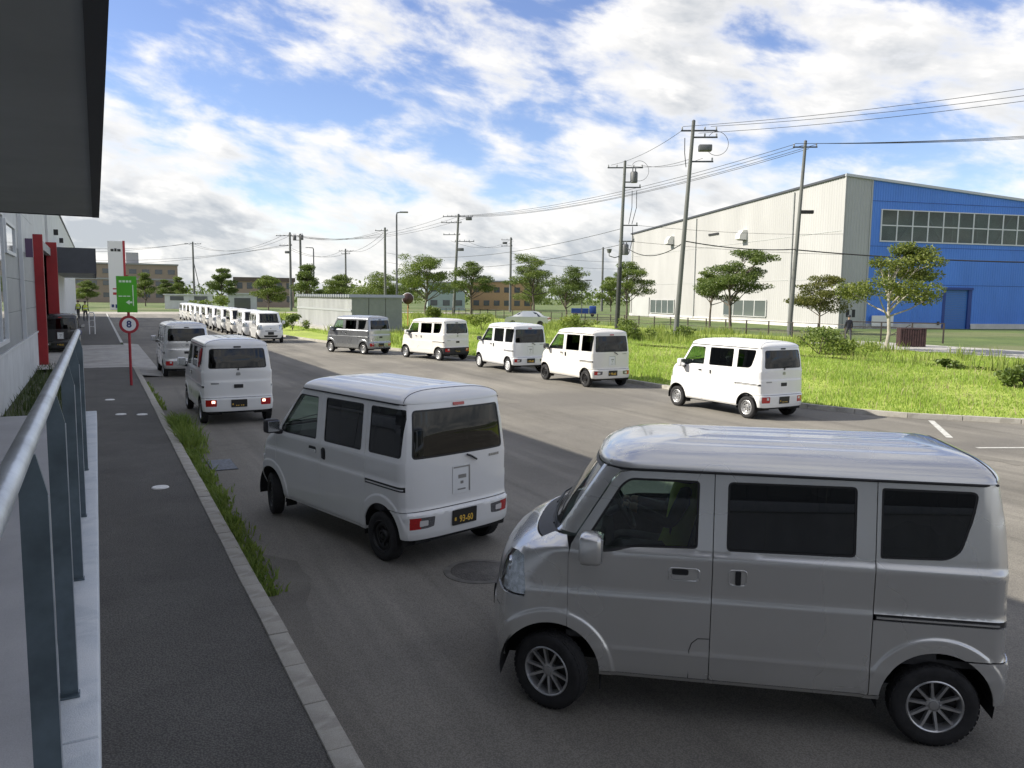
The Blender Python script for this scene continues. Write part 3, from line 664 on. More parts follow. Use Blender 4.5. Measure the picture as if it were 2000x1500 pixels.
# tyre and rims are built about the y axis with the outer face towards +y
def build_wheels():
    m = MB(); prof = [(.172, .045), (.180, .060), (.215, .068), (.245, .066), (.262, .058), (.271, .044), (.274, .02), (.274, -.03), (.270, -.055), (.255, -.075), (.20, -.08), (.17, -.06)]
    m.lathe(prof, 40, 'y')
    for i in range(40):          # tread blocks
        t0, t1 = 2*pi*i/40, 2*pi*(i+.72)/40
        for (h0, h1) in ((.036, .050), (.004, .030), (-.030, -.004), (-.056, -.036)):
            vs = [(r*cos(t), h, r*sin(t)) for r in (.270, .2757) for t, h in ((t0, h0), (t1, h0), (t1, h1), (t0, h1))]
            m.add(vs, [(4,5,6,7),(0,1,5,4),(1,2,6,5),(2,3,7,6),(3,0,4,7)])
    tmp = m.build('tyre', None, None, 40); T = tmp.data; bpy.data.objects.remove(tmp)
    Rm = {}
    def barrel(mm): mm.lathe([(.180, .058), (.172, .062), (.165, .058), (.160, .045), (.150, .01), (.150, -.06)], 40, 'y')
    # ten spoke alloy
    m = MB(); barrel(m)
    m.lathe([(.0, .040), (.028, .040), (.030, .034), (.050, .030), (.052, .0)], 24, 'y')
    for i in range(10):
        a = 2*pi*i/10+.16; w0, w1 = .0135, .0105
        ca, sa = cos(a), sin(a)
        P = lambda r, s, y: (r*ca-s*sa, y, r*sa+s*ca)
        vs = [P(.040, -w0, .012), P(.040, w0, .012), P(.040, w0*.7, .036), P(.040, -w0*.7, .036), P(.166, -w1, .030), P(.166, w1, .030), P(.164, w1*.7, .052), P(.164, -w1*.7, .052)]
        m.add(vs, [(3,2,6,7),(1,5,6,2),(0,3,7,4),(0,4,5,1)])
    n_al = len(m.f)
    m.lathe([(.0, .0), (.155, .0)], 24, 'y')
    o = mk('rim', m.v, m.f, None, None, 35, mats=[ALLOY, BLACKW], fm=[0]*n_al + [1]*(len(m.f)-n_al)); Rm['alloy'] = o.data; bpy.data.objects.remove(o)
    # steel wheel with slots
    def steel(key, mt):
        m = MB(); barrel(m)
        m.lathe([(.160, .030), (.135, .040), (.120, .038), (.112, .030)], 32, 'y')
        m.lathe([(.085, .020), (.070, .046), (.050, .050), (.045, .034), (.030, .034), (.028, .055), (.0, .058)], 32, 'y')
        for i in range(8):
            a0, a1 = 2*pi*i/8, 2*pi*(i+.55)/8
            vs = [(r*cos(t), y, r*sin(t)) for r, y in ((.084, .022), (.113, .031)) for t in (a0, (a0+a1)/2, a1)]
            m.add(vs, [(0,1,4,3),(1,2,5,4)])
        k0 = len(m.f); m.lathe([(.0, .002), (.155, .002)], 24, 'y')
        o = mk('rim', m.v, m.f, None, None, 35, mats=[mt, BLACKW], fm=[0]*k0 + [1]*(len(m.f)-k0)); Rm[key] = o.data; bpy.data.objects.remove(o)
    steel('steel', STEELW); steel('dark', BLACKW)
    m = MB(); barrel(m); m.lathe([(.165, .050), (.150, .062), (.090, .066), (.070, .060), (.065, .068), (.0, .072)], 32, 'y'); k0 = len(m.f)
    for i in range(12):
        a0, a1 = 2*pi*i/12, 2*pi*(i+.45)/12
        m.add([(r*cos(t), y, r*sin(t)) for r, y in ((.105, .0675), (.140, .0655)) for t in (a0, a1)], [(0, 1, 3, 2)])
    o = mk('rim', m.v, m.f, None, None, 35, mats=[CAPW, BLACKW], fm=[0]*k0 + [1]*(len(m.f)-k0)); Rm['cap'] = o.data; bpy.data.objects.remove(o)
    return T, Rm
TYRE, RIMS = build_wheels()
VAN_PROTO = {}
def van(style, x, y, heading, colour, rim, label, steer=0.0, group=None, name='parked_van', cat='van', z=0.0):
    """x, y: ground point under the middle of the rear axle"""
    if style not in VAN_PROTO: VAN_PROTO[style] = van_prototype(style, EV if style == 'every' else HJ)
    r = copy_tree(VAN_PROTO[style]); r.name = name
    r.location = (x, y, z); r.rotation_euler = (0, 0, heading)
    tag(r, label, cat, group)
    def walk(o):
        for c in o.children:
            if c.type == 'MESH' and c.data.name in PAINTED:
                c.material_slots[0].link = 'OBJECT'; c.material_slots[0].material = PAINTS[colour]
            if c.name.split('.')[0] == 'rim': c.data = RIMS[rim]
            if c.name.split('.')[0] == 'wheel' and abs(c.location.x) > 1 and steer: c.rotation_euler.z += steer
            walk(c)
    walk(r)
    return r
def drop_prototypes():
    def rm(o):
        for c in list(o.children): rm(c)
        bpy.data.objects.remove(o)
    for p in VAN_PROTO.values(): rm(p)
# ------------------------------------------------------------------ ground, road, pavement, lawn
def layered(name, c_lo, c_hi, scale, rough=0.92, fine=140.0, fine_amt=0.35, bump=0.35, patch=None, crack=None, streak=None):
    m, t, b = nodes_of(name); N = t.nodes.new; Lk = t.links.new
    g = N('ShaderNodeTexCoord')
    def noise(s, d, r=0.6, dist=0.0):
        n = N('ShaderNodeTexNoise'); n.inputs['Scale'].default_value = s; n.inputs['Detail'].default_value = d; n.inputs['Roughness'].default_value = r; n.inputs['Distortion'].default_value = dist
        Lk(g.outputs['Object'], n.inputs['Vector']); return n.outputs[0]
    def rmp(f, a, b_, c=0.0, d=1.0):
        n = N('ShaderNodeMapRange'); Lk(f, n.inputs[0]); n.inputs[1].default_value = a; n.inputs[2].default_value = b_; n.inputs[3].default_value = c; n.inputs[4].default_value = d; return n.outputs[0]
    def mix(f, a, b_, mode='MIX'):
        n = N('ShaderNodeMix'); n.data_type = 'RGBA'; n.blend_type = mode
        if hasattr(f, 'links'): Lk(f, n.inputs[0])
        else: n.inputs[0].default_value = f
        for v, i in ((a, 6), (b_, 7)):
            if hasattr(v, 'links'): Lk(v, n.inputs[i])
            else: n.inputs[i].default_value = (*v, 1)
        return n.outputs[2]
    base = mix(rmp(noise(scale, 8, .65, .3), .33, .67), c_lo, c_hi)
    if streak:
        for (ang, st_, sc_, amt) in streak:
            mp = N('ShaderNodeMapping'); Lk(g.outputs['Object'], mp.inputs[0]); mp.inputs['Rotation'].default_value = (0, 0, ang); mp.inputs['Scale'].default_value = (1, st_, 1)
            n = N('ShaderNodeTexNoise'); n.inputs['Scale'].default_value = sc_; n.inputs['Detail'].default_value = 5; n.inputs['Roughness'].default_value = .6; n.inputs['Distortion'].default_value = .6; Lk(mp.outputs[0], n.inputs['Vector'])
            base = mix(rmp(n.outputs[0], .54, .66, 0, amt), base, tuple(x*.55 for x in c_lo))
            base = mix(rmp(n.outputs[0], .44, .34, 0, amt*.8), base, tuple(min(1, x*1.3) for x in c_hi))
    if patch: base = mix(rmp(noise(patch[0], 4, .55, .8), .52, .62, 0, patch[2]), base, patch[1])
    vo = N('ShaderNodeTexVoronoi'); vo.inputs['Scale'].default_value = fine; Lk(g.outputs['Object'], vo.inputs['Vector'])
    sp = rmp(vo.outputs['Distance'], 0.05, 0.7, 1+fine_amt, 1-fine_amt)
    cc = N('ShaderNodeCombineColor')
    for i in range(3): Lk(sp, cc.inputs[i])
    base = mix(1.0, base, cc.outputs[0], 'MULTIPLY')
    if crack:
        v2 = N('ShaderNodeTexVoronoi'); v2.feature = 'DISTANCE_TO_EDGE'; v2.inputs['Scale'].default_value = crack[0]
        nz = N('ShaderNodeTexNoise'); nz.inputs['Scale'].default_value = 1.2; nz.inputs['Detail'].default_value = 6; Lk(g.outputs['Object'], nz.inputs['Vector'])
        mxv = N('ShaderNodeMix'); mxv.data_type = 'RGBA'; mxv.blend_type = 'LINEAR_LIGHT'; mxv.inputs[0].default_value = 0.9
        Lk(g.outputs['Object'], mxv.inputs[6]); Lk(nz.outputs[1], mxv.inputs[7]); Lk(mxv.outputs[2], v2.inputs['Vector'])
        base = mix(rmp(v2.outputs[0], 0.0, crack[1], crack[2], 0.0), base, tuple(x*.45 for x in c_lo))
    Lk(base, b.inputs['Base Color']); b.inputs['Roughness'].default_value = rough
    bp = N('ShaderNodeBump'); bp.inputs['Strength'].default_value = bump; bp.inputs['Distance'].default_value = 0.006
    Lk(vo.outputs['Distance'], bp.inputs['Height']); Lk(bp.outputs[0], b.inputs['Normal'])
    MATS[name] = m
    return m
ASPH = layered('asphalt', (.155, .145, .124), (.230, .216, .186), 0.33, fine=95, fine_amt=.30, bump=.5, patch=(.16, (.135, .127, .113), .7), crack=(.05, .003, .25), streak=((.05, .07, 1.1, .45), (.6, .06, .8, .40)))
WALK = layered('pavement_asphalt', (.092, .088, .080), (.135, .130, .118), 1.1, fine=75, fine_amt=.42, bump=.9, patch=(.7, (.115, .111, .101), .6))
CONC = layered('concrete', (.30, .29, .27), (.44, .43, .40), 1.6, fine=170, fine_amt=.10, bump=.2, patch=(.9, (.24, .23, .21), .5))
CONCD = layered('kerb_concrete', (.33, .315, .275), (.46, .44, .39), 2.6, fine=210, fine_amt=.18, bump=.35, patch=(3.0, (.26, .245, .21), .6))
DOCKC = layered('dock_floor', (.46, .46, .465), (.56, .56, .565), 1.3, fine=200, fine_amt=.08, bump=.12)
COPE = layered('painted_coping', (.62, .67, .71), (.75, .78, .80), 4.0, fine=220, fine_amt=.06, bump=.25, patch=(7.0, (.55, .60, .64), .5))
SOIL = layered('field_grass', (.060, .100, .022), (.135, .185, .045), .12, fine=30, fine_amt=.35, bump=.6, patch=(.05, (.20, .19, .10), .5))
LAWN = layered('lawn', (.25, .335, .040), (.40, .47, .085), .35, fine=35, fine_amt=.35, bump=.6, patch=(.9, (.20, .25, .040), .6))
GRAV = layered('gravel', (.30, .28, .24), (.42, .39, .34), .5, fine=40, fine_amt=.3, bump=.6)
WLINE = mat('road_paint', (.45, .45, .42), .8, var=.35, vs=9, bump=.2, bs=80)

def sheet(name, poly, z, m, kind='structure', parent=None):
    o = mk(name, [(x, y, z) for x, y in poly], [tuple(range(len(poly)))], m, parent)
    if kind: tag(o, kind=kind)
    return o
sheet('ground', [(-700, -300), (900, -300), (900, 1500), (-700, 1500)], -.05, SOIL)
# right hand kerb line, from behind the camera round the bend and away up the street
KP = [(48, -26), (34, -9), (25, 3), (19.07, 10.6), (17.3, 12.5), (16.35, 14.6), (15.85, 17.5), (15.65, 20.5), (15.50, 27), (15.15, 32.5), (13.75, 38.5), (12.3, 45), (11.35, 52), (10.7, 60), (10.2, 75), (9.9, 95), (9.8, 118)]
def resample(P, step):
    P = [Vector(p) for p in P]; out = [P[0]]; acc = 0
    fine = []
    for i in range(len(P)-1):           # Catmull-Rom
        p0, p1, p2, p3 = P[max(i-1, 0)], P[i], P[i+1], P[min(i+2, len(P)-1)]
        for k in range(40):
            t = k/40; fine.append(0.5*((2*p1)+(p2-p0)*t+(2*p0-5*p1+4*p2-p3)*t*t+(3*p1-p0-3*p2+p3)*t**3))
    fine.append(P[-1])
    for a, b in zip(fine, fine[1:]):
        L = (b-a).length
        while acc+L >= step:
            a = a+(b-a)*((step-acc)/L); L = (b-a).length; acc = 0; out.append(a.copy())
        acc += L
    return out
KC = resample(KP, 1.0)
sheet('road', [(1.25, -32), (-60, -32), (-60, -140), (200, -140), (200, -60), (48, -26)] + [(p.x, p.y) for p in KC] + [(9.8, 118), (1.25, 118)], 0.0, ASPH)
sheet('cross_street', [(-40, 118), (9.9, 118), (60, 126), (60, 137), (-40, 131)], .004, GRAV)
# lawn, a kerb height above the road
lawn_poly = [(p.x+.16, p.y) for p in KC if p.y > -20] + [(9.9, 117), (46, 125), (46.4, 38), (40, 37), (40, -18)]
sheet('lawn', lawn_poly, .10, LAWN)
sheet('service_road', [(40.2, -18), (47, -18), (47, 37.6), (40.2, 36.9)], .112, CONC)
sheet('yard', [(47, -18), (140, -18), (140, 60), (70, 57), (47, 60)], .02, SOIL)
def kerb_run(name, pts, w, h, m, gap=.008):
    root = empty(name); tag(root, kind='structure')
    for a, b in zip(pts, pts[1:]):
        d = (b-a); L = d.length
        if L < .05: continue
        d.normalize(); n = Vector((d.y, -d.x)); p, q = a+d*gap, b-d*gap
        j = random.uniform(-.004, .004)
        vs = [(*(p), -.05), (*(p+n*w), -.05), (*(q+n*w), -.05), (*(q), -.05), (*(p+n*.015), h+j), (*(p+n*w), h+j), (*(q+n*w), h+j), (*(q+n*.015), h+j)]
        mk('kerb_stone', vs, [(0,3,2,1),(4,5,6,7),(0,1,5,4),(1,2,6,5),(2,3,7,6),(3,0,4,7)], m, root)
    return root
kerb_run('kerb', [p for p in resample(KP, 1.2) if -12 < p.y < 112], .16, .115, CONCD)
# left pavement: dark asphalt strip, kerb stones, concrete crossing
PAVE_W = 1.10
sheet('pavement', [(-.075, -6), (PAVE_W, -6), (PAVE_W, 32.2), (-.075, 32.2)], .10, WALK)
sheet('pavement', [(-.62, 10.42), (-.076, 10.42), (-.076, 32.2), (-.62, 32.2)], .096, WALK)
sheet('pavement', [(-1.95, 46.6), (PAVE_W, 46.6), (PAVE_W, 117), (-1.95, 117)], .10, WALK)
sheet('crossing', [(-1.95, 32.2), (PAVE_W+.1, 32.2), (PAVE_W+.1, 46.6), (-1.95, 46.6)], .085, CONC)
for y in (32.30, 33.6, 37.2, 41.2, 44.2, 46.1): sheet('white_line', [(0.0, y), (1.2, y), (1.2, y+.16), (0.0, y+.16)], .090, WLINE)
sheet('edge_line', [(1.08, 48.3), (1.22, 48.3), (1.22, 117), (1.08, 117)], .104, WLINE)
mk('apron', [(1.2, 29.0, .088), (1.95, 29.0, .006), (1.95, 48.0, .006), (1.2, 48.0, .088)], [(0, 1, 2, 3)], CONC); tag(bpy.data.objects['apron'], kind='structure')
root = empty('kerb'); tag(root, kind='structure')
y = -4.0; proto = None
for i in range(62):
    if proto is None:
        m = MB(); m.cbox(0, .155, .004, .596, -.1, .116, .008); proto = m.build('kerb_stone', CONCD, root, 40); k = proto
    else: k = proto.copy(); col.objects.link(k); k.parent = root
    k.location = (PAVE_W+random.uniform(-.003, .003), y, random.uniform(-.003, .003)); y += .6
    if y > 32: break
# dirt line and weeds sit along it later; drain grate, manhole, painted dots
GRATE = mat('grate_steel', (.20, .22, .25), .55, .4, var=.3, vs=20)
o = empty('drain_grate', (1.72, 13.5, .004)); tag(o, 'small steel drain grate in the road beside the weedy kerb', 'grate')
m = MB(); m.box(-.20, .20, -.42, .42, -.02, .0); m.build('pit', UNDER, o)
for i in range(14): m = MB(); m.box(-.19, .19, -.40+i*.06, -.40+i*.06+.034, .0, .012); m.build('bar', GRATE, o)
o = empty('manhole_cover', (3.36, 7.1, .0)); tag(o, 'dark round manhole cover in the road beside the silver van', 'manhole')
m = MB(); m.lathe([(.0, .010), (.28, .010), (.29, .006)], 36); m.build('lid', mat('manhole_iron', (.085, .080, .074), .7, .1, var=.3, vs=8, bump=.8, bs=60), o, 30)
m = MB(); m.lathe([(.295, .008), (.36, .007), (.365, .0)], 36); m.build('ring', mat('manhole_ring', (.11, .105, .095), .8, .0, var=.3, vs=8), o, 30)
SPOT = mat('white_disc', (.72, .72, .70), .6, var=.15, vs=12)
for (x, yy, lab) in ((.69, 11.84, 'white round disc on the dark pavement nearest the railing posts, alone'), (.39, 19.5, 'white round disc on the pavement, the one beside the railing of a pair'), (.81, 19.3, 'white round disc on the pavement, the one beside the kerb of a pair'), (.21, 22.3, 'farthest white round disc on the pavement towards the red sign post')):
    m = MB(); m.lathe([(.0, .012), (.105, .012), (.115, .0)], 24, 'z', (0, 0, 0)); tag(m.build('floor_disc', SPOT, None, 30, (x, yy, .10)), lab, 'disc', 'white discs set in the pavement')
# parking bay marks at the lawn kerb
def stripe(a, b, w, z=.005):
    a, b = Vector(a), Vector(b); d = (b-a).normalized(); n = Vector((d.y, -d.x))*w/2
    sheet('bay_line', [tuple(a-n), tuple(b-n), tuple(b+n), tuple(a+n)], z, WLINE)
rg = np.random.default_rng(3)
GUT = layered('gutter_asphalt', (.140, .131, .112), (.205, .193, .166), .9, fine=95, fine_amt=.3, bump=.5)
edge = [(1.62+.22*math.sin(y*.9)+rg.uniform(-.06, .06), y) for y in np.arange(8.2, -8, -.3)]
sheet('gutter_strip', [(1.256, -8), (1.256, 8.9)] + edge, .004, GUT)
for (px, py, pr) in ((6.2, 14.5, .5), (9.5, 19.0, .8), (8.8, 9.0, .45), (5.0, 24.0, .6), (11.0, 30.0, .8), (3.2, 12.2, .35), (4.4, 6.4, .3), (14.2, 8.2, .5)):     # old oil marks
    pts_ = []; ph = rg.uniform(0, 6)
    for k in range(26): a = 2*pi*k/26; r_ = pr*(.62+.18*math.sin(2*a+ph)+.12*math.sin(5*a+2*ph)+rg.uniform(-.05, .05)); pts_.append((px+r_*cos(a)*.8, py+r_*sin(a)*1.5))
    sheet('oil_mark', pts_, .0035, GUT)
stripe((17.45, 11.9), (15.6, 10.2), .13); stripe((15.0, 9.25), (20.5, 6.9), .10)

# ------------------------------------------------------------------ the loading building on the camera's side
WGREY = mat('wall_panel_grey', (.27, .29, .30), .5, var=.08, vs=1.5, bump=.05, bs=30)
WWHITE = mat('wall_white', (.60, .62, .62), .7, var=.10, vs=1.2)
WRED = mat('wall_red', (.30, .012, .016), .45, var=.15, vs=2)
CANO = mat('canopy_panel', (.34, .35, .335), .6, var=.10, vs=.8)
CANOT = mat('canopy_trim', (.020, .021, .024), .5)
CANOF = mat('canopy_face', (.055, .060, .072), .55, var=.1)
FRAMEW = mat('window_frame_white', (.62, .64, .65), .45)
GALV = mat('galvanised_steel', (.56, .60, .64), .36, .55, var=.22, vs=6, bump=.1, bs=40)
GALVD = mat('post_steel', (.13, .17, .195), .42, .55, var=.30, vs=5)
XW, HB, YE = -1.97, 7.95, 104.0
B = empty('loading_building', (XW, 0, 0)); tag(B, 'grey and white loading building with dark canopies and red bay frame', 'building')
def bp(name, m_, *boxes, smooth=None):
    mb = MB()
    for b_ in boxes: mb.box(*b_)
    return mb.build(name, m_, B, smooth)
bp('core', WWHITE, (-30, -.10, -30, 34.6, 0, HB-.1), (-30, -2.2, 34.6, 45.0, 0, HB-.1), (-30, -.10, 45.0, YE, 0, HB-.1), (-2.2, -.10, 34.6, 45.0, 4.6, HB-.1))
bp('parapet_cap', CANOF, (-.25, .06, -30.2, YE+.2, HB-.1, HB+.04))
for i, yy in enumerate(np.arange(-29.9, 34, 3.0)):     # plinth and cladding panels
    y1 = min(yy+2.985, 34.3)
    bp('plinth_panel', WWHITE, (-.10, 0, yy, y1, 0.0, 1.30))
    for z0, z1 in ((1.36, 2.24), (2.25, 3.14), (3.15, 4.04), (4.05, 5.2), (5.21, 6.5), (6.51, HB-.11)):
        bp('wall_panel', WGREY if z0 < 4 else WWHITE, (-.10, -.005, yy, y1, z0, z1))
bp('trim', FRAMEW, (-.09, .035, -30, 34.35, 1.302, 1.352))
for yy in np.arange(45.4, YE-4, 4.0):
    bp('wall_panel', WWHITE, (-.10, 0, yy, yy+3.985, .3, 3.9)); bp('wall_panel', WWHITE, (-.10, 0, yy, yy+3.985, 3.91, HB-.11))
# red bay frame
bp('bay_frame', WRED, (-.12, .30, 34.30, 34.60, 0, 4.9)); bp('bay_frame', WRED, (-2.2, .36, 45.0, 45.3, 0, 5.2)); bp('bay_lintel', WGREY, (-.12, .10, 34.60, 45.0, 4.55, 4.9))
# windows with white frames
for (y0, y1, z0, z1, nm) in ((18.8, 23.0, 1.55, 4.7, 3), (23.6, 26.3, 3.75, 4.6, 1)):
    w_ = bp('window', FRAMEW, (-.01, .05, y0, y0+.09, z0, z1), (-.01, .05, y1-.09, y1, z0, z1), (-.01, .05, y0+.09, y1-.09, z0, z0+.09), (-.01, .05, y0+.09, y1-.09, z1-.09, z1), *[(-.01, .045, y0+(y1-y0)*k/nm-.04, y0+(y1-y0)*k/nm+.04, z0+.09, z1-.09) for k in range(1, nm)])
    mb = MB(); mb.box(-.004, .012, y0+.09, y1-.09, z0+.09, z1-.09); mb.build('pane', mat('office_glass', (.35, .40, .42), .06, 0, coat=1), w_)
bp('downpipe', FRAMEW, (.01, .11, 27.6, 27.7, 1.4, 6))
bp('wall_sign', mat('sign_purple', (.10, .06, .12), .5), (.01, .22, 30.2, 30.26, 3.9, 4.5))
for yy in (52, 60): bp('wall_lamp', TRIM, (.0, .22, yy, yy+.4, 6.0, 6.3))
# near canopy over the dock and the far canopy
def canopy(y0, y1, xe=2.055):
    c = bp('canopy', CANO, (.005, xe-.086, y0, y1-.04, 3.855, 5.20))
    mb = MB(); mb.box(xe-.086, xe, y0, y1, 3.84, 5.22); mb.box(.004, xe-.086, y1-.04, y1, 3.845, 5.22); mb.box(.004, xe-.086, y0-.05, y0, 3.845, 5.22)
    mb.build('fascia', CANOT if y0 < 0 else CANOF, c)
canopy(-30.0, 12.9); canopy(50.0, 66.0)
# loading dock with coping and railing
Dk = empty('loading_dock', (0, 0, 0)); tag(Dk, 'raised concrete loading dock with pale painted edge along the wall', 'dock')
m = MB(); m.box(XW+.03, -.19, -30, 10.4, 0, 1.392); m.build('slab', DOCKC, Dk)
m = MB(); m.box(-.19, -.075, -30, 10.4, 0, 1.26); m.build('face', WWHITE, Dk)
for a, b in ((-30, -5.0), (-5, -1.1), (-1.1, 2.66), (2.66, 6.2), (6.2, 10.4)):
    m = MB(); m.cbox(-.19, -.044, a+.006, b-.006, 1.25, 1.41, .008); m.build('coping', COPE, Dk, 40)
Rl = empty('railing', (0, 0, 1.41)); tag(Rl, 'galvanised steel handrail on flat grey posts along the dock edge', 'railing')
RX, RZ = -.148, 2.455-1.41
m = MB(); m.tube([(RX, yy, RZ) for yy in (-3, 0, 2, 4, 7.55)] + [(RX, 7.65, RZ-.01)], .0225, 20); m.build('handrail', GALV, Rl, 40)
m = MB(); m.tube([(RX, 7.64, RZ-.008), (RX, 7.78, RZ-.012)], .027, 16); m.build('end_cap', mat('cap_blue', (.03, .045, .22), .45), Rl, 40)
for yy in (-2.0, -.75, .50, 1.92, 2.98, 4.23, 5.45, 6.9):
    p = empty('post', (0, yy, 0), 0, Rl)
    m = MB(); m.prism([(-.160, .0), (-.107, .0), (-.107, RZ-.10), (RX+.022, RZ-.014), (RX-.020, RZ-.014), (-.160, RZ-.06)], -.007, .007, lambda u, v, h: (u, h, v)); m.build('plate', GALVD, p)
    m = MB(); m.box(-.1085, -.1045, -.0065, .0065, .0, RZ-.105); m.build('edge', GALV, p)  # paler steel strip paints the lit edge of the plate
    m = MB(); m.cbox(-.166, -.101, -.030, .020, .001, .009, .002); m.build('foot', GALVD, p)
# ------------------------------------------------------------------ vans
def van_at(style, rl, heading, *a, **k):      # rl: ground contact of the rear tyre on the van's own left
    h = radians(heading); return van(style, rl[0]+.69*sin(h), rl[1]-.69*cos(h), h, *a, **k)
van_at('every', (4.58, 2.98), 142.7, 'silver', 'alloy', 'silver van with ten-spoke wheels, biggest and nearest, driver inside', steer=radians(-24), name='van')
van_at('hijet', (2.61, 7.86), 106.2, 'white', 'dark', 'white van ahead of the silver one, plate 93-60, black wheels', steer=radians(-18), name='van')
dv = van_at('every', (1.95, 18.2), 91.0, 'white', 'steel', 'white van beside the kerb weeds with its reversing lamps lit', name='van')
van_at('every', (1.96, 29.1), 90.5, 'silver', 'steel', 'silver van seen from behind, partly hidden by the white van', name='van')
van_at('every', (13.62, 13.97), 92.5, 'white', 'steel', 'white van parked alone at the lawn kerb, rearmost of the parked row', group='vans parked along the lawn kerb')
van_at('hijet', (13.66, 21.08), 91.5, 'ivory', 'dark', 'sunlit white van, second from the rear of the row by the lawn', group='vans parked along the lawn kerb')
van_at('hijet', (13.61, 26.34), 90.8, 'pearl', 'cap', 'white van with white wheel caps in the middle of the lawn row', group='vans parked along the lawn kerb')
vv = van_at('every', (13.25, 32.3), 106, 'ivory', 'steel', 'cream white van with pale split rear window and black bumper', group='vans parked along the lawn kerb')
van_at('every', (11.26, 36.9), 114, 'grey', 'steel', 'grey silver van parked in front of the metal shed', group='vans parked along the lawn kerb')
for o in dv.children_recursive:
    if o.name.split('.')[0] == 'reversing_lamp': o.material_slots[0].link = 'OBJECT'; o.material_slots[0].material = LON
for o in vv.children_recursive:
    n_ = o.name.split('.')[0]
    if n_ == 'rear_bumper': o.material_slots[0].material = TRIM
    if n_ == 'window' and o.parent.name.startswith('tailgate'): o.material_slots[0].link = 'OBJECT'; o.material_slots[0].material = G_PALE
# queue coming towards the camera
ords = ['first', 'second', 'third', 'fourth', 'fifth', 'sixth', 'seventh', 'eighth', 'ninth', 'tenth', 'eleventh']
yy = 47.2
for i in range(11):
    xx = 8.95-.10*i+.008*i*i; h = radians(-90-2.0+i*.35+random.uniform(-1, 1))
    lab = f'white van facing the camera, {ords[i]} in the queue counted from its head' if i < 10 else 'white van at the tail end of the queue facing the camera'
    van('every' if i % 3 != 2 else 'hijet', xx, yy+2.9, h, ('white', 'pearl', 'ivory')[i % 3], ('steel', 'cap', 'dark')[i % 3], lab, group='queue of white vans facing the camera')
    yy += 4.25+random.uniform(-.1, .25)
van('hijet', -1.48, 41.6, radians(90), 'black', 'dark', 'black van standing in the red framed bay of the building', name='van')
# ------------------------------------------------------------------ warehouse with the blue gable front
def ribbed(L, ztop, pitch, depth, z0, fn):
    """vertical trapezoid ribs along u in [0, L]; ztop(u); fn(u, d, z)"""
    us = []; u = 0
    while u < L-1e-6:
        for a, d in ((0, 0), (.30, 0), (.42, 1), (.72, 1), (.84, 0)):
            if u+a*pitch < L: us.append((u+a*pitch, d*depth))
        u += pitch
    us.append((L, 0)); v = []; f = []
    for u, d in us: v += [fn(u, d, z0), fn(u, d, ztop(u))]
    for i in range(len(us)-1): f.append((2*i, 2*i+2, 2*i+3, 2*i+1))
    return v, f
WH = empty('warehouse', (68.21, 57.53, -.05), radians(-14)); tag(WH, 'large pale warehouse with blue gable front and long window band', 'building')
WH_P = mat('pale_siding', (.385, .385, .375), .6, var=.08, vs=.25, stretch=(1, 1, .25))
WH_G = mat('grey_siding', (.40, .41, .40), .6, var=.06, vs=.3)
WH_B = mat('blue_siding', (.075, .225, .68), .5, var=.10, vs=.25, stretch=(1, 1, .4))
WH_BD = mat('blue_shutter', (.055, .17, .48), .45)
WH_T = mat('roof_edge_trim', (.40, .41, .41), .5)
WH_PL = mat('plinth_white', (.55, .545, .52), .8, var=.12, vs=.8)
zt = lambda u: 15.6-.076*u if u >= 0 else 15.6
v, f = ribbed(57.4, lambda u: 15.6-.029*u, .42, .028, .5, lambda u, d, z: (-d, u, z)); mk('side_wall', v, [tuple(reversed(q)) for q in f], WH_P, WH)
v, f = ribbed(3.1, zt, .34, .03, .0, lambda u, d, z: (u, -d, z)); mk('corner_wall', v, f, WH_G, WH)
v, f = ribbed(56.9, lambda u: zt(u+3.1), .30, .025, .55, lambda u, d, z: (u+3.1, -d-.01, z)); mk('front_wall', v, f, WH_B, WH)
m = MB(); m.add([(0, 57.4, 0), (60, 57.4, 0), (60, 0, 0), (60, 57.4, 11), (60, 0, 11), (0, 57.4, 13.9)], [(0, 1, 3, 5), (1, 2, 4, 3)]); m.build('rear_wall', WH_P, WH)
m = MB(); m.add([(-.15, -.15, 15.68), (60, -.15, zt(60)+.08), (60, 57.5, zt(60)-1.5), (-.15, 57.5, 14.02)], [(0, 1, 2, 3)]); m.build('roof', WH_T, WH)
m = MB(); m.beam((-.12, -.1, 15.66), (-.12, 57.5, 14.0), .16, .22); m.build('eave_trim', CANOF, WH)
m = MB(); m.beam((-.2, -.12, 15.68), (60, -.12, zt(60)+.08), .16, .26); m.build('gable_trim', mat('gable_trim', (.50, .52, .55), .5), WH)
m = MB(); m.box(-.14, .0, -.16, .0, 0, 15.6); m.build('corner_trim', WH_P, WH)
m = MB(); m.box(3.0, 3.16, -.09, .0, 0, 15.3); m.build('downpipe', WH_G, WH)
m = MB(); m.box(-.10, .0, 0, 57.4, 0, .5); m.build('plinth', WH_PL, WH)
for z in (5.2, 10.1): m = MB(); m.box(-.045, -.02, .1, 57.3, z, z+.07); m.build('cladding_joint', WH_G, WH)
for yy in (9.0, 33.0, 56.6): m = MB(); m.tube([(-.12, yy, .3), (-.12, yy, 15.3-.029*yy)], .08, 8); m.build('downpipe', WH_G, WH)
for z in (4.7, 8.6, 13.2): m = MB(); m.box(3.2, 59, -.05, -.03, z, z+.05); m.build('cladding_joint', mat('blue_joint', (.02, .07, .28), .5), WH)
m = MB(); m.box(3.2, 12.5, -.12, .0, 0, .62); m.box(16.3, 60, -.12, .0, 0, .62); m.build('plinth', WH_PL, WH)
FRW = mat('window_frame_pale', (.60, .62, .63), .45)
WGL = glass('warehouse_glass', (.55, .62, .60), .9, .02)
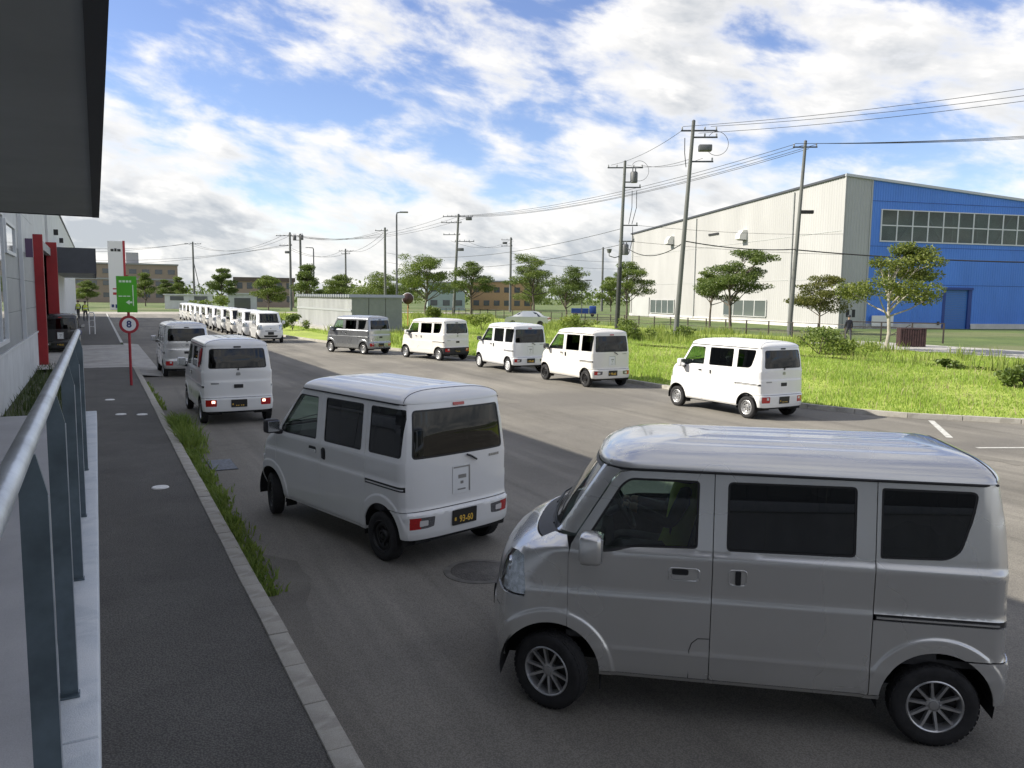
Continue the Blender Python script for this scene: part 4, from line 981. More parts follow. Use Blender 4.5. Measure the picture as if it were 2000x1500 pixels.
# long window band: frame, panes and the bracing behind them
wx0, pw, wz0, wz1 = 4.35, 1.90, 9.22, 12.32
fr = empty('window_band', (0, 0, 0), 0, WH)
m = MB(); m.box(wx0-.08, wx0+12*pw+.08, -.12, .02, wz0-.13, wz0); m.box(wx0-.08, wx0+12*pw+.08, -.12, .02, wz1, wz1+.1); m.box(wx0-.05, wx0+12*pw+.05, -.11, .02, 10.72, 10.84)
for i in range(13): m.box(wx0+i*pw-.07, wx0+i*pw+.07, -.115, .02, wz0, wz1)
m.build('frame', FRW, fr)
for i in range(12):
    for a, b in ((wz0, 10.72), (10.84, wz1)):
        m = MB(); m.box(wx0+i*pw+.07, wx0+(i+1)*pw-.07, -.055, -.045, a, b); m.build('pane', WGL, fr)
# cut the wall behind the band away: bracing, and a pale wall added close behind to brighten the panes
WHI = mat('warehouse_inside', (.55, .58, .57), .9, var=.2, vs=.5)
fw = [o for o in WH.children if o.name.startswith('front_wall')][0]; bpy.data.objects.remove(fw)
def blue_piece(x0, x1, z0, z1):
    v, f = ribbed(x1-x0, (lambda u: zt(u+x0)) if z1 is None else (lambda u: z1), .30, .025, z0, lambda u, d, z: (u+x0, -d-.01, z)); mk('front_wall', v, f, WH_B, WH)
blue_piece(3.1, wx0-.04, .55, None); blue_piece(wx0-.04, wx0+12*pw+.04, wz1+.05, None); blue_piece(wx0-.04, 12.55, .55, wz0-.06); blue_piece(12.55, 16.25, 4.45, wz0-.06); blue_piece(16.25, wx0+12*pw+.04, .55, wz0-.06); blue_piece(wx0+12*pw+.04, 60, .55, None)
m = MB(); m.box(wx0-.3, wx0+12*pw+.3, 1.0, 1.1, wz0-.4, wz1+.4); m.box(wx0-.3, wx0+12*pw+.3, .05, 1.0, wz0-.45, wz0-.4); m.build('backing_wall', WHI, WH)
for (xa, za, xb, zb) in ((7.0, 9.2, 9.2, 12.3), (12.4, 9.2, 10.2, 12.3), (13.6, 9.2, 13.6, 12.3), (19.2, 9.2, 21.2, 12.3), (24.5, 9.2, 22.4, 12.3), (16.8, 9.2, 16.8, 12.3)):
    m = MB(); m.beam((xa, .5, za), (xb, .5, zb), .16, .16, (0, 1, 0)); m.build('brace', FRW, WH)
# roller shutter in a recess, personnel door
m = MB()
for i in range(22): m.box(12.9, 15.8, .10, .14+.015*(i % 2), i*.198, i*.198+.185)
m.build('roller_shutter', WH_BD, WH)
m = MB(); m.box(12.55, 12.9, -.06, .2, 0, 4.3); m.box(15.8, 16.25, -.06, .2, 0, 4.3); m.box(12.55, 16.25, -.22, .2, 4.25, 4.5); m.build('shutter_frame', mat('shutter_frame_blue', (.015, .05, .24), .5), WH)
m = MB(); m.box(.45, 2.15, -.10, -.04, 0, 2.25); d_ = m.build('door', WH_G, WH)
for a in (.75, 1.45): m = MB(); m.box(a, a+.38, -.115, -.10, 1.25, 2.05); m.build('pane', TRIM, d_)
m = MB(); m.box(3.6, 6.2, -.5, -.42, .35, 1.45); m.build('notice_board', mat('board_white', (.74, .74, .72), .5), WH)
m = MB(); m.box(11.95, 12.2, -.2, -.11, .5, .85); m.build('meter_box', TRIM, WH)
for (a, b, n_, z0, z1) in ((39.5, 48.3, 4, .75, 2.75), (13.8, 24.2, 4, .95, 2.85)):
    w_ = MB(); w_.box(-.16, -.06, a, b, z0-.1, z0); w_.box(-.16, -.06, a, b, z1, z1+.1)
    for i in range(n_+1): w_.box(-.16, -.06, a+(b-a)*i/n_-.09, a+(b-a)*i/n_+.09, z0, z1)
    w_ = w_.build('window', WH_G, WH)
    for i in range(n_): m = MB(); m.box(-.11, -.10, a+(b-a)*i/n_+.09, a+(b-a)*(i+1)/n_-.09, z0, z1); m.build('pane', mat('ground_floor_glass', (.10, .12, .115), .08, coat=1), w_)
m = MB(); m.box(-.16, -.07, 48.9, 56.0, 0, 3.2); m.build('loading_door', WH_G, WH)
for (yy, zz) in ((41.0, 11.2), (19.6, 10.45)):
    m = MB(); m.prism([(0, 0), (0, 1.2), (-.5, 1.2), (-1.0, .55), (-1.0, .1), (-.75, .0)], yy-.55, yy+.55, lambda u, v, h: (u-.05, h, zz+v)); h_ = m.build('vent_hood', mat('hood_white', (.66, .65, .62), .5), WH)
    m = MB(); m.box(-.78, -.10, yy-.45, yy+.45, zz-.06, zz-.002); m.build('vent_mouth', UNDER, h_)
m = MB(); m.box(-.14, -.06, 26.4, 29.2, 11.65, 11.9); m.build('louvre', TRIM, WH)

# ------------------------------------------------------------------ far buildings
def house(name, label, x, y, w, d, h, rz, mw, mr, rows=2, cols=6, roof_h=.3, wz=(1.0, 2.2), step=3.0):
    b_ = empty(name, (x, y, -.05), rz); tag(b_, label, 'building')
    m = MB(); m.box(0, w, 0, d, 0, h); m.build('wall', mw, b_)
    m = MB(); m.box(-.3, w+.3, -.3, d+.3, h, h+roof_h); m.build('roof', mr, b_)
    for r in range(rows):
        for c in range(cols):
            xa = w*(c+.22)/cols; xb = w*(c+.78)/cols
            m = MB(); m.box(xa, xb, -.06, .0, wz[0]+r*step, wz[1]+r*step); m.build('window', mat('far_glass', (.09, .10, .11), .12, coat=.6), b_)
    return b_
FB1 = mat('school_brown', (.30, .235, .185), .85, var=.08, vs=.15); FB2 = mat('school_grey', (.33, .33, .33), .8)
sc = house('school_building', 'long brown building far behind the white sign tower', -6, 272, 29, 18, 11.6, radians(-3), FB1, FB2, 3, 8, .4, (1.6, 3.0), 3.6)
m = MB(); m.box(14.5, 18.0, 4, 9, 12.0, 15.4); m.build('roof_room', FB2, sc)
m = MB(); m.box(0, 29, -.25, .0, 6.9, 7.4); m.build('band', FB2, sc)
house('brown_roof_building', 'grey building with dark flat roof beyond the queue of vans', 28, 190, 13, 14, 5.9, radians(-10), FB1, mat('roof_dark_brown', (.11, .085, .07), .8), 2, 6, .9, (1.2, 2.6), 3.0)
house('teal_building', 'pale teal building between the far trees', 63, 160, 8, 10, 5.8, radians(-20), mat('wall_teal', (.32, .40, .385), .8, var=.08), FB2, 2, 3, .3)
house('orange_building', 'orange building far behind the trees', 76, 166, 14, 10, 6.4, radians(-24), mat('wall_orange', (.46, .30, .16), .8, var=.08), FB2, 2, 6, .3)
house('white_hut', 'small white hut with a grey shutter beyond the queue', 22, 158, 5.2, 4, 2.9, radians(-8), WWHITE, WWHITE, 1, 1, .25, (.1, 2.2))
house('pale_depot', 'low white depot with one dark window beside the small hut', 11.5, 164, 8.5, 8, 2.6, radians(-4), WWHITE, FRAMEW, 1, 2, .2, (1.6, 2.4))
house('low_red_shelter', 'low shelter with rust red roof beyond the lawn', 31, 132, 3.0, 2.0, 2.0, 0, WWHITE, mat('roof_rust', (.34, .13, .08), .7), 1, 1, .5, (.3, 1.4))

# ------------------------------------------------------------------ metal storage shed
SHM = mat('shed_steel', (.42, .43, .435), .5, .1, var=.12, vs=1.2, stretch=(1, 1, .3)); SHD = mat('shed_steel_dark', (.20, .215, .225), .5, .1, var=.08); SHR = mat('shed_roof', (.33, .35, .36), .45, .4)
sd = empty('storage_shed', (16.75, 57.8, .0), radians(1)); tag(sd, 'long grey corrugated metal storage shed on a concrete base', 'shed')
m = MB(); m.box(-1.1, 4.6, -.8, 18.2, 0, .30); m.build('base', CONC, sd)
v, f = ribbed(16.6, lambda u: 2.62, .30, .035, .30, lambda u, d, z: (-d, u, z)); mk('side_wall', v, [tuple(reversed(q)) for q in f], SHM, sd)
m = MB(); m.box(-.06, -.04, 0, 16.6, 1.62, 1.78); m.build('wall_rail', mat('shed_rail', (.42, .44, .45), .45, .3), sd)
for (a, b) in ((0.0, 1.28), (1.32, 2.6), (2.64, 3.9)): m = MB(); m.box(a, b, -.05, .0, .30, 2.62); m.build('end_panel', SHD, sd)
m = MB(); m.box(3.85, 3.95, .0, 16.6, .3, 2.62); m.box(.02, 3.9, 16.5, 16.6, .3, 2.62); m.build('rear_wall', SHM, sd)
m = MB(); m.box(-.12, 4.05, -.12, 16.75, 2.62, 2.70); m.build('fascia', SHD, sd)
for i in range(26): m = MB(); m.prism([(0, 0), (.08, .20), (.36, .20), (.44, 0)], -.22, 4.15, lambda u, v, h, i=i: (h, -.1+i*.645+u, 2.70+v)); m.build('roof_rib', SHR, sd)

# ------------------------------------------------------------------ fence along the back of the lawn
FEN = mat('fence_brown', (.045, .036, .032), .6, var=.2, vs=3)
fe = empty('fence', (46.5, 0, .08)); tag(fe, 'dark post and rail fence along the back of the lawn', 'fence')
ps = list(np.arange(38.6, 118, 2.4))
for i, yy in enumerate(ps):
    m = MB(); m.box(-.04, .04, yy-.04, yy+.04, 0, 1.15); m.build('post', FEN, fe)
    if i < len(ps)-1:
        for z in (.45, 1.10): m = MB(); m.tube([(0, yy+.05, z), (0, yy+2.35, z)], .028, 6); m.build('rail', FEN, fe)
ga = empty('barrier_frame', (46.6, 38.2, .08), radians(-50)); tag(ga, 'dark metal barrier frame beside the dark red crate', 'barrier')
for x in (0, 1.9, 3.8, 5.7): m = MB(); m.box(x-.05, x+.05, -.05, .05, 0, 1.35); m.build('post', FEN, ga)
for z in (.95, 1.3): m = MB(); m.box(.0, 5.7, -.03, .03, z, z+.07); m.build('rail', FEN, ga)
m = MB(); m.beam((1.95, 0, .1), (3.7, 0, 1.2), .05, .05); m.build('brace', FEN, ga)
# dark red cage crate
cr = empty('cage_crate', (44.0, 31.7, .11), radians(-38)); cr.scale = (.74, .74, .85); tag(cr, 'dark red slatted metal crate at the edge of the service road', 'crate')
CRM = mat('crate_red', (.050, .024, .024), .6, var=.5, vs=4)
m = MB(); m.box(-.95, .95, -.55, .55, .06, 1.22); m.build('load', mat('crate_inside', (.030, .016, .017), .8, var=.4), cr)
for i in range(11): m = MB(); m.box(-.98+i*.185, -.98+i*.185+.12, -.585, -.555, .03, 1.28); m.build('slat', CRM, cr)
for i in range(6): m = MB(); m.box(.955, .985, -.55+i*.19, -.55+i*.19+.13, .03, 1.28); m.build('slat', CRM, cr); m = MB(); m.box(-.985, -.955, -.55+i*.19, -.55+i*.19+.13, .03, 1.28); m.build('slat', CRM, cr)
m = MB(); m.box(-1.0, 1.0, -.6, .6, 1.28, 1.33); m.build('lid', CRM, cr)

# ------------------------------------------------------------------ utility poles, lamps and wires
POLE = mat('pole_concrete', (.135, .14, .135), .85, var=.25, vs=1.2, stretch=(1, 1, .2)); ARM = mat('pole_fitting', (.07, .075, .085), .55, .3, var=.2); TRF = mat('transformer_grey', (.12, .125, .13), .6, .2); CERA = mat('insulator', (.35, .35, .36), .3); BLACKC = mat('cable_black', (.012, .012, .013), .6)
TOPS = {}
def pole(key, x, y, h, label, arms=(), kit=(), rz=0.0, r0=.19, r1=.11, lean=(0, 0), name='utility_pole', cat='utility pole', grp='utility poles'):
    p = empty(name, (x, y, .0), rz); tag(p, label, cat, grp)
    m = MB(); m.tube([(lean[0]*t, lean[1]*t, h*t) for t in (0, .25, .5, .75, 1)], [r0+(r1-r0)*t for t in (0, .25, .5, .75, 1)], 12); m.build('mast', POLE, p, 40)
    for (z, a, b) in arms:
        t = z/h; ox, oy = lean[0]*t, lean[1]*t
        m = MB(); m.box(ox+a, ox+b, oy-.05+.16, oy+.05+.16, z-.05, z+.05); ar_ = m.build('crossarm', ARM, p)
        n_ = max(2, int((b-a)/.55))
        for i in range(n_):
            xx = ox+a+.08+(b-a-.16)*i/(n_-1)
            m = MB(); m.lathe([(.03, .05), (.06, .10), (.05, .16), (.065, .20), (.03, .27)], 8, 'z', (xx, oy+.16, z)); m.build('insulator', CERA, ar_, 40)
    for k in kit:
        t = k[1]/h; ox, oy = lean[0]*t, lean[1]*t
        if k[0] == 'transformer':
            m = MB(); m.lathe([(.0, -.5), (.30, -.5), (.32, -.42), (.32, .36), (.26, .44), (.0, .46)], 16, 'z', (ox+k[2], oy+.1, k[1])); tr_ = m.build('transformer', TRF, p, 40)
            m = MB(); m.box(ox, ox+k[2], oy+.05, oy+.15, k[1]-.5, k[1]-.4); m.build('bracket', ARM, tr_)
            for q in (-.12, .12): m = MB(); m.lathe([(.05, .42), (.07, .5), (.04, .6), (.07, .68), (.02, .75)], 8, 'z', (ox+k[2]+q, oy+.1, k[1])); m.build('bushing', CERA, tr_, 40)
        elif k[0] == 'switch':
            m = MB(); m.cbox(ox+k[2]-.45, ox+k[2]+.45, oy-.2, oy+.35, k[1]-.22, k[1]+.22, .06); m.build('switch_box', TRF, p, 40)
        elif k[0] == 'loop':
            m = MB(); c = Vector((ox+k[2], oy, k[1])); m.tube([c+Vector((k[3]*cos(a), .15*sin(a*1.7), k[3]*1.1*sin(a))) for a in np.linspace(-.9*pi, .8*pi, 22)], .018, 5); m.build('jumper', BLACKC, p)
        elif k[0] == 'drop':
            m = MB(); m.tube([(ox+k[2], oy+.1, k[1]), (ox+k[2]+.02, oy+.1, (k[1]+k[3])/2), (ox+k[2]*.7, oy+.1, k[3])], .03, 6); m.build('down_lead', BLACKC, p)
        elif k[0] == 'lamp':
            m = MB(); m.tube([(ox, oy, k[1]), (ox+k[2]*.5, oy, k[1]-.15), (ox+k[2], oy, k[1]), (ox+k[2], oy, k[1]+.3)], .045, 6); l_ = m.build('lamp_arm', ARM, p)
            m = MB(); m.lathe([(.0, .25), (.16, .28), (.24, .6), (.0, .62)], 12, 'z', (ox+k[2], oy, k[1])); m.build('floodlight', TRF, l_, 40)
        elif k[0] == 'closure':
            m = MB(); m.cbox(ox+k[2]-.5, ox+k[2]+.5, oy-.14, oy+.14, k[1]-.14, k[1]+.14, .05); m.build('cable_closure', BLACKC, p)
        elif k[0] == 'sleeve':
            m = MB(); m.tube([(ox*0+lean[0]*0, 0, 0), (lean[0]*k[1]/h, lean[1]*k[1]/h, k[1])], [r0+.012, r0+.004], 12, cap=False); m.build('sleeve', mat('pole_sleeve', (.028, .03, .03), .7, var=.3), p, 40)
    m = MB(); m.lathe([(.0, .12), (r1*.8, .08), (r1+.01, 0)], 10, 'z', (lean[0], lean[1], h)); m.build('cap', ARM, p, 40)
    TOPS[key] = (x, y, h, rz, lean)
    return p
R1 = radians(-32)       # crossarms lie across the view
pole('p1', 41.4, 59.0, 14.8, 'tall dark pole with floodlight arm, standing behind the parked vans', [(14.3, -1.5, 1.6), (12.6, -.1, 1.5), (9.3, -.1, 1.4), (7.9, -.2, 1.2)], [('transformer', 13.5, .85), ('loop', 14.0, 1.3, .8), ('lamp', 6.6, -1.0), ('drop', 12.3, .75, 9.4), ('drop', 12.3, 1.15, 9.4), ('drop', 9.2, .95, 6.8), ('sleeve', 5.6), ('transformer', 7.2, .38)], R1, .20, .12, (.35, 0))
pole('p2', 36.6, 44.9, 15.1, 'tallest pole with switch box and jumper loops, by the trees', [(14.5, -.8, 1.7), (14.05, .0, 1.75), (12.4, .0, 1.6)], [('switch', 13.3, .95), ('loop', 13.6, 1.75, .75), ('drop', 14.0, -.5, 12.0)], R1, .19, .12, (.75, 0))
pole('p3', 50.0, 47.0, 15.4, 'slim pole in front of the warehouse corner', [(15.0, -.9, 1.0)], [('closure', 9.9, .6)], R1, .20, .12, (.55, 0))
pole('p4', 48.5, 112.4, 15.2, 'distant pole with three crossarms between two tree crowns', [(14.9, -2.4, 2.2), (14.0, -2.6, .5), (12.2, -2.2, .4), (11.2, -.4, 2.6)], [('switch', 10.0, .6), ('switch', 14.6, 1.6)], R1, .24, .16, (.7, 0))
pole('p5', 73.4, 141.6, 14.6, 'distant pole topped by a box on its near side', [(14.2, -1.9, .3), (13.0, -1.9, .3)], [('switch', 13.6, -1.2)], R1, .26, .20)
pole('p6', 31.0, 145.2, 13.8, 'distant pole with tangled left brackets, one of a close pair', [(13.3, -2.6, .4), (11.6, -2.0, .3)], [('switch', 10.4, -.5)], R1, .24, .18)
pole('p7', 34.0, 150.5, 14.0, 'distant dark pole with transformers on top, one of a close pair', [(13.7, -1.5, .5)], [('transformer', 13.4, -1.1), ('transformer', 13.5, .25)], R1, .26, .20)
pole('p8', 20.1, 196.9, 14.6, 'thin far pole with a stay, above the far trees', [(14.2, -2.0, 1.9)], [], R1, .26, .18)
pole('p9', 50.1, 177.3, 13.2, 'far pole with a short crossarm above the shed', [(12.8, -1.6, 1.8), (12.2, -1.0, 1.0)], [], R1, .24, .18)
pole('p10', 40.5, 121.0, 13.4, 'far pole just beside the tall street lamp', [(13.0, -1.6, .4)], [], R1, .22, .17)
pole('p11', 101.0, 150.0, 14.2, 'far slim pole beyond the round tree near the warehouse end', [], [], R1, .28, .2)
m = MB(); m.beam((0, 0, 10.5), (2.2, 0, 0), .12, .12); m.build('stay', POLE, [o for o in bpy.data.objects if o.get('label') == 'thin far pole with a stay, above the far trees'][0])
def lamp_post(x, y, h, label, arm, r=.09):
    p = empty('street_lamp', (x, y, 0), R1); tag(p, label, 'street lamp', 'street lamps')
    m = MB(); m.tube([(0, 0, 0), (0, 0, h-.3), (arm*.15, 0, h-.05), (arm, 0, h)], [r*1.3, r, r*.8, r*.7], 8); m.build('post', ARM, p, 40)
    m = MB(); m.cbox(arm, arm+math.copysign(.9, arm), -.15, .15, h-.06, h+.09, .04) if arm > 0 else m.cbox(arm-.9, arm, -.15, .15, h-.06, h+.09, .04); m.build('lamp_head', TRF, p)
lamp_post(29.1, 83.0, 11.8, 'tall street lamp with one short arm behind the metal shed', .35)
lamp_post(46.0, 190.0, 14.0, 'far street lamp with a curved arm next to the pole pair', -1.0, .14)
lamp_post(62.0, 60.0*1.62, 5.4, 'low pale path lamp among the trees by the fence', .5, .05)
def top(k, z, off=0.0):
    x, y, h, rz, ln = TOPS[k]; t = z/h; lx, ly = ln[0]*t+off, ln[1]*t
    return Vector((x+lx*cos(rz)-ly*sin(rz), y+lx*sin(rz)+ly*cos(rz), z))
def wire(a, b, sag, r=.016, n=18, name='overhead_wire', label='thin dark overhead wire strung between the poles', grp='overhead wires', span=None):
    if span: label, grp = 'one of the thin overhead wires '+span, 'wires '+span
    a, b = Vector(a), Vector(b); m = MB()
    m.tube([a.lerp(b, i/n)-Vector((0, 0, sag*4*(i/n)*(1-i/n))) for i in range(n+1)], r, 5, cap=False); tag(m.build(name, BLACKC), label, 'wire', grp)
E1, E2 = Vector((54.0, 12.0, 15.6)), Vector((76.0, 16.0, 16.2))
for dz, o_ in ((14.75, -.7), (14.75, 1.2), (14.3, .4)): wire(top('p2', dz, o_), E1+Vector((o_, o_*.5, dz-14.75)), .7, span='from the tallest pole off to the upper right')
for o_ in (-.8, 0, .9): wire(top('p3', 15.25, o_), E2+Vector((o_, o_*.5, 0)), .9, .022, span='from the slim pole above the blue gable')
for o_ in (-1.2, .2, 1.4): wire(top('p1', 14.5, o_), top('p2', 12.6 if o_ > 0 else 14.5, o_*.6), .35, span='between the floodlight pole and the tallest pole')
for o_, dz in ((-.8, 0), (.1, 0), (.9, 0), (.3, -.35)): wire(top('p3', 15.2+dz, o_), top('p4', 15.0+dz*.5, o_*2), 1.3, .022, 26, span='from the slim pole to the distant crossarm pole')
for i in range(26):      # hanger rings on the bundled cable
    pass
wire(top('p3', 6.9), (74.0, 18.0, 6.4), .9, .05, label='thick black low cable running from the slim pole past the warehouse', grp=None, name='low_cable')
wire(top('p2', 6.9, .1), top('p3', 6.95), .25, .04, label='low black cable between the tallest pole and the slim pole', grp=None, name='low_cable')
wire(top('p1', 7.5, .3), top('p2', 6.8), .9, .035, label='drooping black cable from the floodlight pole to the tallest pole', grp=None, name='low_cable')
wire(top('p1', 7.9, .6), (68.2, 57.3, 7.6), .2, .015, span='from the floodlight pole to the warehouse corner'); wire(top('p1', 9.3, 1.2), (68.2, 57.5, 9.7), .3, .015, span='from the floodlight pole to the warehouse corner')
for o_, dz in ((-2.0, 14.9), (0, 14.9), (1.8, 14.9)): wire(top('p4', dz, o_), top('p6', 13.4, o_*.6), 1.8, .022, span='from the crossarm pole to the close pair')
for o_ in (-1.4, .0): wire(top('p6', 13.3, o_), top('p8', 14.3, o_), 2.2, .026, span='from the close pair to the thin stayed pole'); wire(top('p8', 14.3, o_), (-25, 160, 12.5+o_), 2.0, .03, span='from the stayed pole past the sign tower'); wire(top('p6', 11.6, o_), (-22, 190, 11.0+o_), 2.4, .026, span='sagging low from the close pair over the brown building')
for o_ in (-1.0, 1.4): wire(top('p4', 11.3, o_), top('p5', 14.0, o_*.4), 1.2, .02, span='from the crossarm pole to the boxed pole'); wire(top('p7', 13.6, o_*.4), top('p10', 13.0, o_*.4), 1.0, .022, span='from the transformer pole to the lamp side pole'); wire(top('p9', 12.9, o_), top('p10', 12.6, o_*.3), 1.2, .026, span='from the short crossarm pole to the lamp side pole'); wire(top('p6', 11.0, o_*.3), top('p9', 12.8, o_), 1.4, .026, span='low between the close pair and the short crossarm pole')
for z in (9.6, 8.2): wire(top('p10', z), top('p1', z-.6), 1.5, .022, span='from the lamp side pole to the floodlight pole'); wire(top('p5', z+2), (104, 130, z+1), .8, .022, span='from the boxed pole towards the warehouse end')

# ------------------------------------------------------------------ signs
RED = mat('sign_red', (.33, .018, .03), .45, var=.1, vs=10); WHT = mat('sign_white', (.74, .74, .74), .45); INK = mat('sign_ink', (.02, .035, .14), .5); GRN = mat('sign_green', (.075, .40, .012), .5, var=.06, vs=3)
sg_ = empty('traffic_sign', (.82, 25.66, .10), 0); tag(sg_, 'red post with round speed sign and bright green board on the pavement', 'sign')
m = MB(); m.tube([(0, 0, 0), (0, 0, 3.2)], .038, 12); m.build('post', RED, sg_, 40)
m = MB(); m.lathe([(.0, .0), (.255, .0), (.26, -.006), (.255, -.012), (.0, -.012)], 40, 'y', (0, -.05, 1.78)); rs = m.build('round_plate', RED, sg_, 30)
m = MB(); m.lathe([(.0, -.014), (.185, -.014)], 36, 'y', (0, -.05, 1.78)); m.build('white_field', WHT, rs)
def text_mesh(name, body, size, m_, parent, mtx, off=.0):
    fc = bpy.data.curves.new(name, 'FONT'); fc.body = body; fc.size = size; fc.align_x = 'CENTER'; fc.align_y = 'CENTER'; fc.extrude = .001; fc.offset = off; fc.resolution_u = 4
    tmp = bpy.data.objects.new('text_source', fc); col.objects.link(tmp); bpy.context.view_layer.update()
    me = bpy.data.meshes.new_from_object(tmp.evaluated_get(bpy.context.evaluated_depsgraph_get())); bpy.data.objects.remove(tmp); me.materials.clear()
    o = link_mesh(name, me, m_, parent); o.matrix_local = mtx; return o
text_mesh('numeral', '8', .27, INK, rs, Matrix.Translation((0, -.068, 1.78)) @ Matrix.Rotation(radians(90), 4, 'X'), .008)
m = MB(); m.cbox(-.29, .24, -.05, -.03, 2.13, 3.17, .004); gb = m.build('green_board', GRN, sg_)
m = MB(); m.box(.125, .15, -.056, -.0505, 2.32, 2.92); m.build('print', mat('board_print', (.70, .86, .62), .5), gb)
BPR = MATS['board_print']
for i, (a, b) in enumerate(((-.22, -.15), (-.13, -.06), (-.04, .03), (.05, .10))): m = MB(); m.box(a, b, -.056, -.0505, 2.99, 3.05); m.build('print', BPR, gb)
for a, b in ((-.24, -.14), (-.12, -.04), (-.02, .06)): m = MB(); m.box(a, b, -.056, -.0505, 2.58, 2.61); m.build('print', BPR, gb)
m = MB(); m.prism([(.0, 2.42), (.10, 2.49), (.10, 2.445), (.17, 2.445), (.17, 2.395), (.10, 2.395), (.10, 2.35)], -.057, -.0505, lambda u, v, h: (u-.06, h, v)); m.build('arrow', BPR, gb)
# sign tower
tw = empty('sign_tower', (3.3, 150, 0), radians(-4)); tag(tw, 'tall white sign tower with a red edge beyond the car park', 'sign tower')
m = MB(); m.box(-1.25, 1.0, -.5, .5, 0, 11.4); m.build('panel', mat('tower_white', (.66, .65, .67), .5), tw); m = MB(); m.box(1.01, 1.35, -.5, .5, 0, 11.5); m.build('red_edge', RED, tw)
for (a, b, z0, z1, q) in ((-.8, -.35, 9.7, 10.1, TRIM), (-.25, .1, 9.7, 10.2, TRIM), (.2, .7, 9.7, 10.1, TRIM), (-.7, .8, 3.4, 3.6, RED), (-.7, -.1, 2.5, 2.9, RED), (.0, .7, 2.5, 2.9, RED), (-1.0, -.6, .4, .9, INK), (-.4, .2, .3, .9, INK)):
    m = MB(); m.box(a, b, -.53, -.502, z0, z1); m.build('print', q, tw)
# traffic mirror seen from the back
tm = empty('traffic_mirror', (24.8, 67.8, .1), radians(-20)); tag(tm, 'round dark-backed traffic mirror on a post right of the shed', 'mirror')
m = MB(); m.tube([(0, 0, 0), (0, 0, 2.9)], .045, 8); m.build('post', mat('mirror_post', (.45, .20, .06), .5), tm, 40)
m = MB(); m.lathe([(.0, -.16), (.30, -.12), (.46, -.02), (.50, .02), (.48, .06)], 28, 'y', (0, -.05, 2.5)); m.build('dish', mat('mirror_back', (.055, .025, .022), .5), tm, 40)
m = MB(); m.lathe([(.50, .02), (.53, .05), (.50, .09)], 28, 'y', (0, -.05, 2.5)); m.build('hood', WHT, tm, 40)
# white hoop barrier
hp = empty('hoop_barrier', (-.30, 58.6, .1), 0); tag(hp, 'slim white hoop barrier on the pavement near the two people', 'barrier')
m = MB(); m.tube([(-.16, 0, 0), (-.16, 0, 1.3), (-.10, 0, 1.4), (.10, 0, 1.4), (.16, 0, 1.3), (.16, 0, 0)], .035, 8); m.build('hoop', WHT, hp, 40)
for z in (.5, .9): m = MB(); m.tube([(-.16, 0, z), (.16, 0, z)], .02, 6); m.build('rail', WHT, hp, 40)
# ------------------------------------------------------------------ vegetation
def leafmat(name, c, c2, tr=0.35):
    m, t, b = nodes_of(name); N = t.nodes.new; Lk = t.links.new
    g = N('ShaderNodeTexCoord'); n = N('ShaderNodeTexNoise'); n.inputs['Scale'].default_value = 1.3; n.inputs['Detail'].default_value = 3; Lk(g.outputs['Object'], n.inputs['Vector'])
    w = N('ShaderNodeTexWhiteNoise'); w.noise_dimensions = '1D'
    geo = N('ShaderNodeNewGeometry'); Lk(geo.outputs['Random Per Island'], w.inputs['W'])
    ad = N('ShaderNodeMath'); ad.operation = 'MULTIPLY_ADD'; Lk(w.outputs[0], ad.inputs[0]); ad.inputs[1].default_value = .7; 
    mr = N('ShaderNodeMapRange'); Lk(n.outputs[0], mr.inputs[0]); mr.inputs[1].default_value = .3; mr.inputs[2].default_value = .7; mr.inputs[3].default_value = -.1; mr.inputs[4].default_value = .45
    Lk(mr.outputs[0], ad.inputs[2])
    r = N('ShaderNodeValToRGB'); r.color_ramp.elements[0].color = (*c, 1); r.color_ramp.elements[1].color = (*c2, 1); Lk(ad.outputs[0], r.inputs[0])
    Lk(r.outputs[0], b.inputs['Base Color']); b.inputs['Roughness'].default_value = .55
    tl = N('ShaderNodeBsdfTranslucent'); Lk(r.outputs[0], tl.inputs[0]); mx = N('ShaderNodeMixShader'); mx.inputs[0].default_value = tr
    Lk(b.outputs[0], mx.inputs[1]); Lk(tl.outputs[0], mx.inputs[2]); out = [q for q in t.nodes if q.type == 'OUTPUT_MATERIAL'][0]; Lk(mx.outputs[0], out.inputs[0])
    MATS[name] = m
    return m
LF_A = leafmat('leaves_green', (.072, .125, .020), (.20, .25, .048)); LF_B = leafmat('leaves_dark', (.060, .105, .020), (.16, .21, .042)); LF_Y = leafmat('leaves_turning', (.070, .110, .016), (.21, .235, .040)); LF_R = leafmat('leaves_bronze', (.066, .090, .018), (.19, .19, .040))
GR_A = leafmat('grass_blades', (.205, .320, .042), (.39, .50, .100), .5); GR_W = leafmat('weed_blades', (.12, .19, .028), (.32, .37, .085), .45); GR_D = leafmat('weed_dark', (.030, .055, .014), (.085, .110, .028), .4)
BARK = mat('bark', (.115, .095, .075), .9, var=.35, vs=6, stretch=(1, 1, .3)); BARKP = mat('bark_pale', (.36, .33, .29), .9, var=.3, vs=6, stretch=(1, 1, .3))
